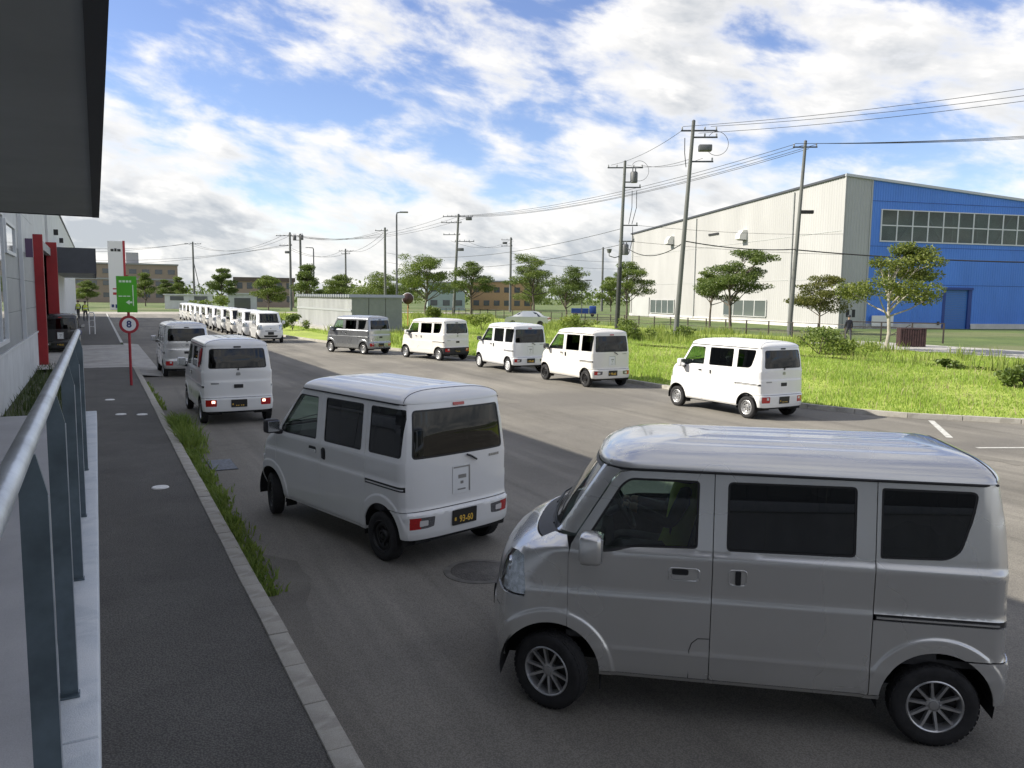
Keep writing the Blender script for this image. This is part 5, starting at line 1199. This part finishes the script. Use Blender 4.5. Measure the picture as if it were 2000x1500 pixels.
def leaf_cloud(rng, pads, n, size):
    v = []; f = []
    wts = np.array([p[3]*p[4] for p in pads]); wts = wts/wts.sum(); cnt = rng.multinomial(n, wts)
    for (cx, cy, cz, rx, rz), k in zip(pads, cnt):
        d = rng.normal(size=(k, 3)); d /= np.linalg.norm(d, axis=1)[:, None]; rr = rng.uniform(.25, 1.08, k)**.6
        P = np.stack([cx+d[:, 0]*rx*rr, cy+d[:, 1]*rx*rr, cz+d[:, 2]*rz*rr], 1)
        for p in P:
            s = size*rng.uniform(.6, 1.3); nrm = rng.normal(size=3)+np.array([0, 0, .9]); nrm /= np.linalg.norm(nrm)
            a = np.cross(nrm, rng.normal(size=3)); a /= np.linalg.norm(a); b = np.cross(nrm, a)
            i = len(v); v += [p-a*s*.5, p+b*s*.32, p+a*s*.5, p-b*s*.32]; f.append((i, i+1, i+2, i+3))
    return v, f
def tree_mesh(seed, H, Wd, clear, npads, leaves, size, flat=.42, lop=0.0, spread=1.0):
    rng = np.random.default_rng(seed); m = MB(); pads = []
    fork = H*clear
    trunk = [(0, 0, 0), (rng.normal()*.05, rng.normal()*.05, fork*.5), (rng.normal()*.1, rng.normal()*.1, fork), (rng.normal()*.15, rng.normal()*.15, H*.72)]
    m.tube(trunk, [H*.020, H*.016, H*.013, H*.005], 8)
    for i in range(npads):
        a = 2*pi*(i/npads*2.6)+rng.uniform(-.4, .4); lv = (i+.5)/npads; z = fork+(H-fork)*(.18+.72*lv)+rng.normal()*.12*H*.2
        rad = Wd*(.50-.40*lv**1.6)*rng.uniform(.35, 1.0)*spread; x, y = rad*cos(a)+lop*Wd*lv*.6, rad*sin(a)
        prx = Wd*rng.uniform(.15, .25)*(1.1-.30*lv); pads.append((x, y, z, prx, prx*flat*rng.uniform(.8, 1.3)))
        st = Vector(trunk[2]).lerp(Vector(trunk[3]), max(0, lv-.35)) if lv > .3 else Vector((trunk[2][0], trunk[2][1], fork*rng.uniform(.8, 1.0)))
        en = Vector((x, y, z-.1)); md = st.lerp(en, .55)+Vector((0, 0, -.05*H*.3))
        m.tube([st, md, en], [H*.0085, H*.006, H*.0025], 5)
        for k in range(2):
            q = en+Vector((rng.normal()*prx*.6, rng.normal()*prx*.6, rng.uniform(-.1, .3)*prx)); m.tube([md.lerp(en, .5), q], [H*.004, H*.0015], 4)
            pads.append((q.x, q.y, q.z+.05, prx*rng.uniform(.5, .75), prx*flat*rng.uniform(.5, .8)))
    v, f = leaf_cloud(rng, pads, int(leaves*4.0), size*.80)
    return m, v, f
TREE_LIB = {}
def tree(key, x, y, H, label, lm, bark=BARK, rz=0.0, args=None, sc=(1, 1, 1), grp='trees behind the lawn', name='tree'):
    if key not in TREE_LIB:
        m, v, f = tree_mesh(*args[:4], int(args[4]*1.35), *args[5:]); a = m.build('trunk', None, None, 60); b = mk('crown', v, f); TREE_LIB[key] = (a.data, b.data); bpy.data.objects.remove(a); bpy.data.objects.remove(b)
    t = empty(name, (x, y, 0.0), rz); t.scale = sc; tag(t, label, 'tree', grp)
    for nm, me, mt in (('trunk', TREE_LIB[key][0], bark), ('crown', TREE_LIB[key][1], lm)):
        if not me.materials: me.materials.append(mt)
        o = bpy.data.objects.new(nm, me); col.objects.link(o); o.parent = t; o.material_slots[0].link = 'OBJECT'; o.material_slots[0].material = mt
    return t
AR = radians(-35)
tree('a', 38.3, 29.1, 6.2, 'pale-trunked tree with yellowing crown in front of the blue wall', LF_Y, BARKP, AR, (3, 6.2, 4.6, .36, 11, 3600, .17, .50, .35))
tree('b', 55.4, 48.7, 5.2, 'small bronze green tree in front of the warehouse corner', LF_R, BARK, AR, (5, 5.2, 5.6, .34, 9, 3000, .18, .38, .0))
tree('c', 52.7, 56.7, 7.9, 'wide-crowned tree leaning right before the pale warehouse wall', LF_B, BARK, AR, (8, 7.9, 6.6, .34, 12, 4200, .20, .40, .45))
tree('b2', 55.3, 62.5, 6.0, 'slender low tree just left of the wide-crowned one', LF_A, BARK, AR, (12, 6.0, 3.8, .42, 9, 2400, .19, .42, -.1))
tree('d', 58.8, 81.8, 7.6, 'tree partly hidden by the floodlight pole', LF_A, BARK, AR+.5, (14, 7.6, 6.4, .36, 11, 3600, .20, .40, .1))
tree('e', 58.3, 95.4, 7.4, 'drooping dark tree right of the twin-topped tree', LF_B, BARK, AR, (17, 7.4, 6.2, .22, 13, 3600, .21, .5, .25))
tree('f', 59.2, 106.4, 9.6, 'tall twin-topped tree above the parked silver car', LF_A, BARK, AR, (21, 9.6, 8.4, .36, 13, 4200, .22, .40, -.1))
tree('g', 48.7, 106.4, 8.4, 'round dark tree in front of the distant crossarm pole', LF_B, BARK, AR, (23, 8.4, 6.8, .34, 13, 3800, .22, .42, .0))
tree('h', 39.6, 101.2, 8.7, 'big broad green tree right of the metal shed', LF_A, BARK, AR, (26, 8.7, 7.4, .30, 14, 4600, .22, .46, .0))
tree('i', 41.0, 125.7, 6.8, 'wide low tree behind the end of the shed roof', LF_A, BARK, AR, (29, 6.8, 8.0, .2, 13, 3800, .24, .46, .1))
tree('j', 40.4, 146.7, 7.0, 'bushy far tree above the middle of the shed', LF_A, BARK, AR, (31, 7.0, 6.6, .2, 12, 3200, .26, .5, .0))
tree('k', 29.1, 124.8, 8.0, 'dark rounded tree behind the two close poles', LF_B, BARK, AR, (37, 8.0, 5.2, .2, 13, 3600, .24, .6, .0))
tree('l', 23.2, 124.4, 6.0, 'light green low tree left of the two close poles', LF_A, BARK, AR, (41, 6.0, 5.2, .26, 11, 3000, .24, .45, .0))
tree('m', 20.4, 152.9, 7.6, 'dark lone tree beside the small white hut', LF_B, BARK, AR, (43, 7.6, 5.2, .30, 11, 3200, .26, .55, .0))
for i, (x, y, s, k, lab) in enumerate(((-1.5, 175, .9, 'l', 'light tree beyond the street left of the sign tower'), (-7, 180, .8, 'm', 'tree close to the far canopy end of the building'), (9.5, 190, .95, 'k', 'dark tree right behind the green board'), (14, 196, .8, 'm', 'far tree in front of the long brown building'), (17.5, 205, .9, 'k', 'far dark tree near the thin far pole'), (66, 180, 1.0, 'j', 'far tree before the teal building'), (83, 150, .9, 'i', 'far low tree before the orange building'), (92, 170, 1.1, 'e', 'far dark tree right of the orange building'), (100, 145, 1.0, 'k', 'far dark tree by the warehouse end'), (45, 165, .9, 'm', 'far tree behind the shed roof'))):
    tree(k, x, y, 6, lab, (LF_A, LF_B)[i % 2], BARK, random.uniform(0, 6), None, (s, s, s), 'far trees beyond the street')
# distant wood along the horizon
rng = np.random.default_rng(99); pads = []
for i in range(150):
    a = radians(-14+84*i/150+rng.uniform(-.3, .3)); d = rng.uniform(300, 420); pads.append((d*sin(a), d*cos(a), rng.uniform(1.5, 4.5), rng.uniform(5, 9), rng.uniform(2.5, 5.5)))
v, f = leaf_cloud(rng, pads, 16000, 1.5); tag(mk('treeline', v, f, LF_B), 'low dark line of distant woods along the horizon', 'woods', kind='stuff')
# grass and weeds --------------------------------------------------------
def blades(name, pts, hmin, hmax, wid, m_, label, lean=.5, seed=1, tallf=None):
    rng = np.random.default_rng(seed); n = len(pts); a = rng.uniform(0, 2*pi, n); h = rng.uniform(hmin, hmax, n)
    if tallf is not None: h *= tallf
    w = wid*rng.uniform(.6, 1.4, n); l = h*lean*rng.uniform(.1, 1.0, n); b = rng.uniform(0, 2*pi, n)
    P = np.asarray(pts, float); dx, dy = np.cos(a)*w/2, np.sin(a)*w/2
    v0 = P+np.stack([-dx, -dy, np.zeros(n)], 1); v1 = P+np.stack([dx, dy, np.zeros(n)], 1)
    mid = P+np.stack([np.cos(b)*l*.35, np.sin(b)*l*.35, h*.62], 1); v2 = mid+np.stack([dx*.7, dy*.7, np.zeros(n)], 1); v3 = mid-np.stack([dx*.7, dy*.7, np.zeros(n)], 1)
    v4 = P+np.stack([np.cos(b)*l, np.sin(b)*l, h], 1)
    V = np.stack([v0, v1, v2, v3, v4], 1).reshape(-1, 3); i = np.arange(n)*5
    me = bpy.data.meshes.new(name); me.vertices.add(len(V)); me.vertices.foreach_set('co', V.ravel())
    q = np.stack([i, i+1, i+2, i+3], 1); t = np.stack([i+3, i+2, i+4], 1)
    loops = np.concatenate([q.ravel(), t.ravel()]); me.loops.add(len(loops)); me.loops.foreach_set('vertex_index', loops)
    ls = np.concatenate([np.arange(n)*4, 4*n+np.arange(n)*3]); me.polygons.add(2*n); me.polygons.foreach_set('loop_start', ls)
    me.update(calc_edges=True); me.validate()
    o = link_mesh(name, me, m_); tag(o, label, 'grass', kind='stuff'); return o
LP = [(p.x+.17, p.y) for p in KC if p.y > -20] + [(9.9, 117), (46, 125), (46.4, 38), (40, 37), (40, -18)]
rng = np.random.default_rng(5)
def patch_noise(x, y, s, ph): return np.sin(x*s+ph)*np.cos(y*s*1.3-ph)+.6*np.sin(x*s*2.3-y*s*1.7+ph*2)
C = np.stack([rng.uniform(14, 42, 420000), rng.uniform(3, 75, 420000)], 1)
d = np.hypot(C[:, 0], C[:, 1]); az_ = np.degrees(np.arctan2(C[:, 0], C[:, 1])); keep = inside(C, LP) & (az_ > 8) & (az_ < 63) & (rng.uniform(0, 1, len(C)) < np.clip((30/d)**1.3, .05, 1))
C = C[keep]; tf = .75+.45*np.clip(patch_noise(C[:, 0], C[:, 1], .55, 1.0), -1, 1.4)+.25*np.clip(patch_noise(C[:, 0], C[:, 1], 1.9, 2.0), -1, 1)
tf = np.clip(tf, .3, 1.9); dd = np.hypot(C[:, 0], C[:, 1]); P = np.column_stack([C, np.full(len(C), .10)])
blades('lawn_grass', P, .04, .115, .024, GR_A, 'bright green rough lawn grass behind the kerb', .7, 2, tf*np.clip(dd/22, .9, 1.5))
k_ = rng.uniform(0, 1, len(P)) < .05
blades('dry_grass', P[k_], .10, .30, .014, leafmat('dry_blades', (.20, .17, .09), (.42, .36, .20), .3), 'thin dry straw stems scattered through the lawn', .6, 12)
# tall weeds towards the back of the lawn and by the poles
W_ = []
def clump(cx, cy, r, n):
    a = rng.uniform(0, 2*pi, n); q = r*np.sqrt(rng.uniform(0, 1, n)); W_.append(np.stack([cx+q*np.cos(a), cy+q*np.sin(a), np.full(n, .09)], 1))
for i in range(120): clump(rng.uniform(31, 45.5), rng.uniform(30, 110), rng.uniform(.6, 2.2), 90)
for i in range(26): clump(rng.uniform(29, 39), rng.uniform(16, 31), rng.uniform(.4, 1.0), 30)
for i in range(60): clump(rng.uniform(14.5, 30), rng.uniform(42, 110), rng.uniform(.5, 1.5), 60)
P = np.vstack(W_); P = P[inside(P[:, :2], LP)]
blades('tall_weeds', P, .25, .75, .04, GR_W, 'tall pale weeds along the back of the lawn', .45, 4)
# weeds along the pavement kerb
pts = []
for yy0, yy1, n, wd in ((7.3, 10.5, 900, .17), (10.5, 14.5, 1300, .20), (14.5, 18.6, 1900, .30), (20.5, 23.5, 240, .14), (24.0, 27.0, 90, .1)):
    yv = rng.uniform(yy0, yy1, n); pts.append(np.stack([1.262+np.abs(rng.normal(0, wd*.55, n)), yv, np.zeros(n)], 1))
P = np.vstack(pts); tf = np.where((P[:, 1] > 15.0) & (P[:, 1] < 18.3), 1.9, .75)*(.6+.4*np.abs(np.sin(P[:, 1]*2.1)))
blades('kerb_weeds', P, .06, .22, .024, leafmat('kerb_weed_blades', (.10, .175, .028), (.27, .34, .070), .45), 'ragged green weeds growing along the pavement kerb', .9, 6, tf)
yv = rng.uniform(11, 34, 1500); P = np.stack([rng.uniform(-1.9, -.68, 1500), yv, np.full(1500, -.02)], 1); blades('wall_weeds', P, .06, .34, .03, GR_D, 'dark weeds in the strip at the foot of the building', .8, 7)
sheet('verge', [(-1.96, 10.4), (-.62, 10.4), (-.62, 32.2), (-1.96, 32.2)], -.02, mat('verge_soil', (.09, .082, .055), .95, var=.4, vs=2, c2=(.075, .10, .035)))
# shrubs
def shrub(x, y, r, h, label, lm, n=900, size=.16, seed=0):
    rng2 = np.random.default_rng(seed+300); pads = [(rng2.normal()*r*.45, rng2.normal()*r*.45, h*rng2.uniform(.25, .8), r*rng2.uniform(.3, .5), h*rng2.uniform(.15, .28)) for _ in range(9)]
    v, f = leaf_cloud(rng2, pads, n, size); o = empty('shrub', (x, y, .1)); tag(o, label, 'shrub', 'shrubs on the lawn')
    mk('foliage', v, f, lm, o)
    m = MB()
    for k in range(4): m.tube([(0, 0, 0), (rng2.normal()*r*.3, rng2.normal()*r*.3, h*.6)], .02, 5)
    m.build('stems', BARK, o)
shrub(26.6, 15.0, .8, .75, 'dark leafy bush at the edge of the lawn, in front', LF_B, 1500, .15, 1)
shrub(32.5, 28.5, 1.5, 1.5, 'tall bush beside the slim pole, behind the lone white van', LF_A, 1800, .13, 2)
shrub(33.5, 27.3, 1.0, .8, 'low bush right of the tall bush behind the white van', GR_W, 1000, .12, 3)
shrub(31.0, 42.4, 1.3, 1.7, 'bush beside the floodlight pole', LF_A, 1600, .16, 4)
shrub(34.5, 55.3, 1.7, 1.6, 'pale bush behind the sunlit van in the row', GR_W, 1800, .17, 5)
shrub(36.9, 44.6, 1.3, .9, 'low bush round the foot of the tallest pole', LF_A, 1200, .15, 6)
shrub(27.5, 58.0, 1.3, 1.5, 'pale bush right of the metal shed', GR_W, 1300, .17, 7)
shrub(24.8, 62.0, .9, 2.0, 'upright bush near the traffic mirror', LF_A, 1300, .17, 8)
shrub(31.0, 20.5, .5, .4, 'small dark weed bush in the sunny lawn', LF_B, 700, .12, 9)
shrub(13.4, 62.5, .9, 1.6, 'bush at the left end of the metal shed', LF_B, 1300, .17, 10)
shrub(12.2, 110, 2.4, 2.6, 'broad pale bush behind the tail of the queue', LF_A, 1600, .3, 11)
# ------------------------------------------------------------------ people
SKIN = mat('skin', (.42, .27, .19), .6); NAVY = mat('dark_clothes', (.018, .021, .030), .85, var=.3, vs=12); VEST = mat('safety_vest', (.52, .62, .07), .6); REFL = mat('vest_stripe', (.62, .63, .62), .35); HAIR = mat('hair_black', (.010, .009, .008), .6); SHOE = mat('shoe_black', (.012, .012, .012), .6); GREYT = mat('trousers_grey', (.055, .057, .062), .85, var=.25, vs=14)
def person(loc, rz, label, joints, edges, radii, parts, vest=None, hair=HAIR, sc=1.0, top=NAVY, low=GREYT, group=None, root=0):
    me = bpy.data.meshes.new('person'); me.from_pydata(joints, edges, []); o = bpy.data.objects.new('person', me); col.objects.link(o)
    md = o.modifiers.new('skin', 'SKIN'); md.use_smooth_shade = True
    sv = me.skin_vertices[0].data
    for i, r in enumerate(radii): sv[i].radius = r if isinstance(r, tuple) else (r, r)
    sv[root].use_root = True
    ss = o.modifiers.new('sub', 'SUBSURF'); ss.levels = 2; ss.render_levels = 2
    bpy.context.view_layer.update(); dg = bpy.context.evaluated_depsgraph_get(); nm = bpy.data.meshes.new_from_object(o.evaluated_get(dg)); bpy.data.objects.remove(o)
    nm.materials.clear()
    for q in (SKIN, top, low, SHOE): nm.materials.append(q)
    for p in nm.polygons: p.material_index = parts(p.center)
    nm.shade_smooth()
    o = bpy.data.objects.new('person', nm); col.objects.link(o); o.location = loc; o.rotation_euler = (0, 0, rz); o.scale = (sc, sc, sc)
    tag(o, label, 'person', group)
    return o
def standing(arm=.0, step=.06):
    J = [(0,0,.92),(0,0,1.12),(0,-.01,1.32),(0,0,1.44),(0,.01,1.53),(0,.015,1.66),(0,.01,1.73),     # 0 pelvis .. 6 crown
         (.17,0,1.40),(.24,.02,1.13),(.24,-.10-arm,.92),(.235,-.14-arm,.83),                       # left arm
         (-.17,0,1.40),(-.24,.02,1.13),(-.24,-.06,.90),(-.235,-.08,.81),
         (.095,0,.86),(.11,-.02-step,.48),(.11,.02-step,.09),(.11,-.13-step,.035),
         (-.095,0,.86),(-.11,.0+step,.48),(-.11,.05+step,.09),(-.11,-.10+step,.035)]
    E_ = [(0,1),(1,2),(2,3),(3,4),(4,5),(5,6),(2,7),(7,8),(8,9),(9,10),(2,11),(11,12),(12,13),(13,14),(0,15),(15,16),(16,17),(17,18),(0,19),(19,20),(20,21),(21,22)]
    R_ = [(.155,.115),(.145,.105),(.165,.115),.075,.055,.088,.07,.065,.048,.037,.035,.065,.048,.037,.035,.088,.062,.045,.035,.088,.062,.045,.035]
    return J, E_, R_
def paint_standing(c):
    if c.z > 1.48 or (c.z < .88 and abs(c.x) > .19 and c.z > .74): return 0
    if c.z > .90 or abs(c.x) > .2 and c.z > .8: return 1
    return 3 if c.z < .09 else 2
def dress(o, vest=True, cap=True, face=True):
    m = MB()
    if vest:
        prof = [(.215, .140, .98), (.195, .132, 1.10), (.205, .140, 1.25), (.205, .135, 1.36), (.15, .10, 1.455)]; n = 20; vs = []
        for a, b, z in prof: vs += [(a*cos(2*pi*k/n), b*sin(2*pi*k/n), z) for k in range(n)]
        m.add(vs, [(i*n+k, i*n+(k+1) % n, (i+1)*n+(k+1) % n, (i+1)*n+k) for i in range(len(prof)-1) for k in range(n)]); ve = m.build('vest', VEST, o, 60)
        m = MB(); vs = []
        for z, a, b in ((1.10, .199, .136), (1.16, .203, .140)): vs += [(a*cos(2*pi*k/n), b*sin(2*pi*k/n), z) for k in range(n)]
        m.add(vs, [(k, (k+1) % n, n+(k+1) % n, n+k) for k in range(n)]); m.build('stripe', REFL, ve, 60)
    m = MB(); m.lathe([(.098, 1.645), (.104, 1.69), (.09, 1.75), (.05, 1.785), (.0, 1.79)], 16, 'z', (0, .018, 0)); m.build('hair', HAIR, o, 60)
    if cap: m = MB(); m.lathe([(.107, 1.70), (.105, 1.74), (.07, 1.79), (.0, 1.80)], 16, 'z', (0, .012, 0)); m.box(-.07, .07, -.19, -.08, 1.70, 1.712); m.build('cap', NAVY, o, 60)
    for x in (.036, -.036): m = MB(); m.lathe([(.0, -.012), (.012, -.006), (.012, .006), (.0, .012)], 8, 'y', (x, -.072, 1.655)); m.build('eye', HAIR, o)
    m = MB(); m.prism([(0, 1.65), (.018, 1.61), (-.018, 1.61)], -.098, -.06, lambda u, v, h: (u, h, v)); m.build('nose', SKIN, o)
    m = MB(); m.box(-.024, .024, -.085, -.07, 1.580, 1.588); m.build('mouth', mat('lip', (.28, .12, .10), .6), o)
    return o
J, E_, R_ = standing(.05)
dress(person((-.95, 86.0, .10), radians(20), 'person in a yellow safety vest and dark trousers nearer the white hoop', J, E_, R_, paint_standing, sc=1.06, group='two people by the building'))
dress(person((-2.0+.35, 92.5, .10), radians(-30), 'person in a yellow safety vest farther back, close to the building', J, E_, R_, paint_standing, sc=1.06, group='two people by the building'))
J, E_, R_ = standing(.02, .1)
dress(person((45.6, 37.6, .10), radians(150), 'person in dark clothes walking by the fence near the crate', J, E_, R_, paint_standing), vest=False)
# driver of the silver van, seated at the right-hand wheel
h = radians(142.7); ox, oy = 4.58+.69*sin(h), 2.98-.69*cos(h)
def seated():
    J = [(0,0,.0),(-.05,0,.20),(-.08,0,.42),(-.07,0,.54),(-.05,0,.62),(-.03,0,.73),(-.04,0,.82),
         (-.06,.18,.48),(.06,.25,.26),(.28,.14,.34),(.36,.10,.36),
         (-.06,-.18,.48),(.06,-.25,.26),(.28,-.14,.34),(.36,-.10,.36),
         (.08,.10,.0),(.46,.12,.06),(.52,.12,-.30),(.64,.12,-.34),
         (.08,-.10,.0),(.46,-.12,.06),(.52,-.12,-.30),(.64,-.12,-.34)]
    R_ = [(.15,.15),(.14,.12),(.165,.115),.075,.055,.088,.07,.065,.05,.037,.035,.065,.05,.037,.035,.085,.06,.045,.035,.085,.06,.045,.035]
    return J, R_
J, R_ = seated()
def paint_seated(c):
    if c.z > .58 or c.x > .30 and c.z > .2: return 0
    if c.z > .10: return 1
    return 3 if c.z < -.28 else 2
loc = Vector((ox, oy, .84))+Matrix.Rotation(h, 3, 'Z') @ Vector((1.58, -.33, 0))
dr = person(loc, h, 'driver in a yellow-green vest at the wheel of the silver van', J, E_, R_, paint_seated, top=NAVY)
n = 18; m = MB(); vs = []
for a, b, z, x in ((.15, .20, .05, -.01), (.135, .185, .20, -.05), (.14, .20, .38, -.08), (.125, .195, .47, -.075), (.09, .13, .555, -.07)): vs += [(x+a*cos(2*pi*k/n), b*sin(2*pi*k/n), z) for k in range(n)]
m.add(vs, [(i*n+k, i*n+(k+1) % n, (i+1)*n+(k+1) % n, (i+1)*n+k) for i in range(4) for k in range(n)]); m.build('vest', VEST, dr, 60)
m = MB(); m.lathe([(.100, .70), (.106, .76), (.09, .83), (.05, .875), (.0, .88)], 16, 'z', (-.05, 0, 0)); m.build('hair', HAIR, dr, 60)
for y in (.036, -.036): m = MB(); m.lathe([(.0, -.01), (.012, 0), (.0, .01)], 8, 'x', (.055, y, .745)); m.build('eye', HAIR, dr)
for sg in (1, -1):
    for k in range(4): m = MB(); m.tube([(.37, sg*.10+(k-1.5)*.018*1.0, .365), (.405, sg*.10+(k-1.5)*.019, .375), (.415, sg*.10+(k-1.5)*.018, .345)], [.0095, .009, .007], 6); m.build('finger', SKIN, dr, 60)
    m = MB(); m.tube([(.355, sg*.065, .36), (.385, sg*.045, .385)], [.011, .009], 6); m.build('thumb', SKIN, dr, 60)

# ------------------------------------------------------------------ car behind the fence, blue container truck
CARP = mat('car_silver', (.50, .515, .53), .3, .6, coat=.8)
c = empty('parked_car', (36.0, 65.8, .1), radians(142)); tag(c, 'light silver hatchback car parked on the grass behind the row of vans', 'car')
prof = [(-2.0,.35),(-2.05,.62),(-1.95,.92),(-1.55,.98),(-.95,1.38),(-.55,1.48),(.35,1.47),(.75,1.32),(1.35,.98),(1.95,.85),(2.08,.60),(2.05,.33)]
n = len(prof); vs = []; ys = ((-.84, 1.0, 0), (-.80, 1.0, .06), (0, 1.02, .0), (.80, 1.0, .06), (.84, 1.0, 0))
secs = []
for y, tz in ((-.83, .55), (-.80, .90), (-.66, 1.0), (-.3, 1.015), (.3, 1.015), (.66, 1.0), (.80, .90), (.83, .55)):
    vs += [(x, y, z if z < .95 else .95+(z-.95)*(0 if abs(y) > .79 else 1)*tz) for x, z in prof]
k = 8; m = MB(); m.add(vs, [(i*n+j, i*n+(j+1), (i+1)*n+(j+1), (i+1)*n+j) for i in range(k-1) for j in range(n-1)] + [tuple(range(n-1, -1, -1)), tuple((k-1)*n+i for i in range(n))]); m.build('body', CARP, c, 30)
for sg in (1, -1):
    m = MB(); m.prism([(-1.35, .97), (-.9, 1.33), (-.5, 1.42), (.32, 1.41), (.68, 1.29), (1.2, .98)], 0, .02, lambda u, v, h: (u, sg*(.745-(v-.97)*.20+h), v)); m.build('window', mat('car_glass', (.02, .025, .025), .08, coat=1), c)
    for x in (-1.3, 1.3): m = MB(); m.lathe([(.0, .09), (.17, .09), (.19, .10), (.30, .09), (.30, -.08), (.0, -.08)], 20, 'y', (x, sg*.75, .30)); m.build('wheel', RUBBER, c, 40)
    m = MB(); m.cbox(-2.06, -1.9, min(sg*.45, sg*.78), max(sg*.45, sg*.78), .70, .88, .02); m.build('tail_lamp', LRED, c)
m = MB(); m.add([(1.25, -.62, 1.03), (1.25, .62, 1.03), (.80, .58, 1.335), (.80, -.58, 1.335)], [(0, 1, 2, 3)]); m.build('windscreen', MATS['car_glass'], c)
BLT = mat('truck_blue', (.02, .06, .25), .5, var=.1)
b_ = empty('blue_truck', (68.2, 106.3, 0), radians(-33)); b_.scale = (.85, .85, .85); tag(b_, 'small blue truck far off between trees and warehouse', 'truck')
m = MB(); m.cbox(-2.3, .9, -.8, .8, .55, 1.5, .03); m.build('bed', BLT, b_); m = MB(); m.cbox(1.0, 2.3, -.8, .8, .5, 1.95, .15); m.build('cab', BLT, b_, 40)
for x in (-1.4, 1.6):
    for sg in (1, -1): m = MB(); m.lathe([(.0, .1), (.34, .1), (.34, -.1), (.0, -.1)], 18, 'y', (x, sg*.72, .34)); m.build('wheel', RUBBER, b_, 40)
drop_prototypes()
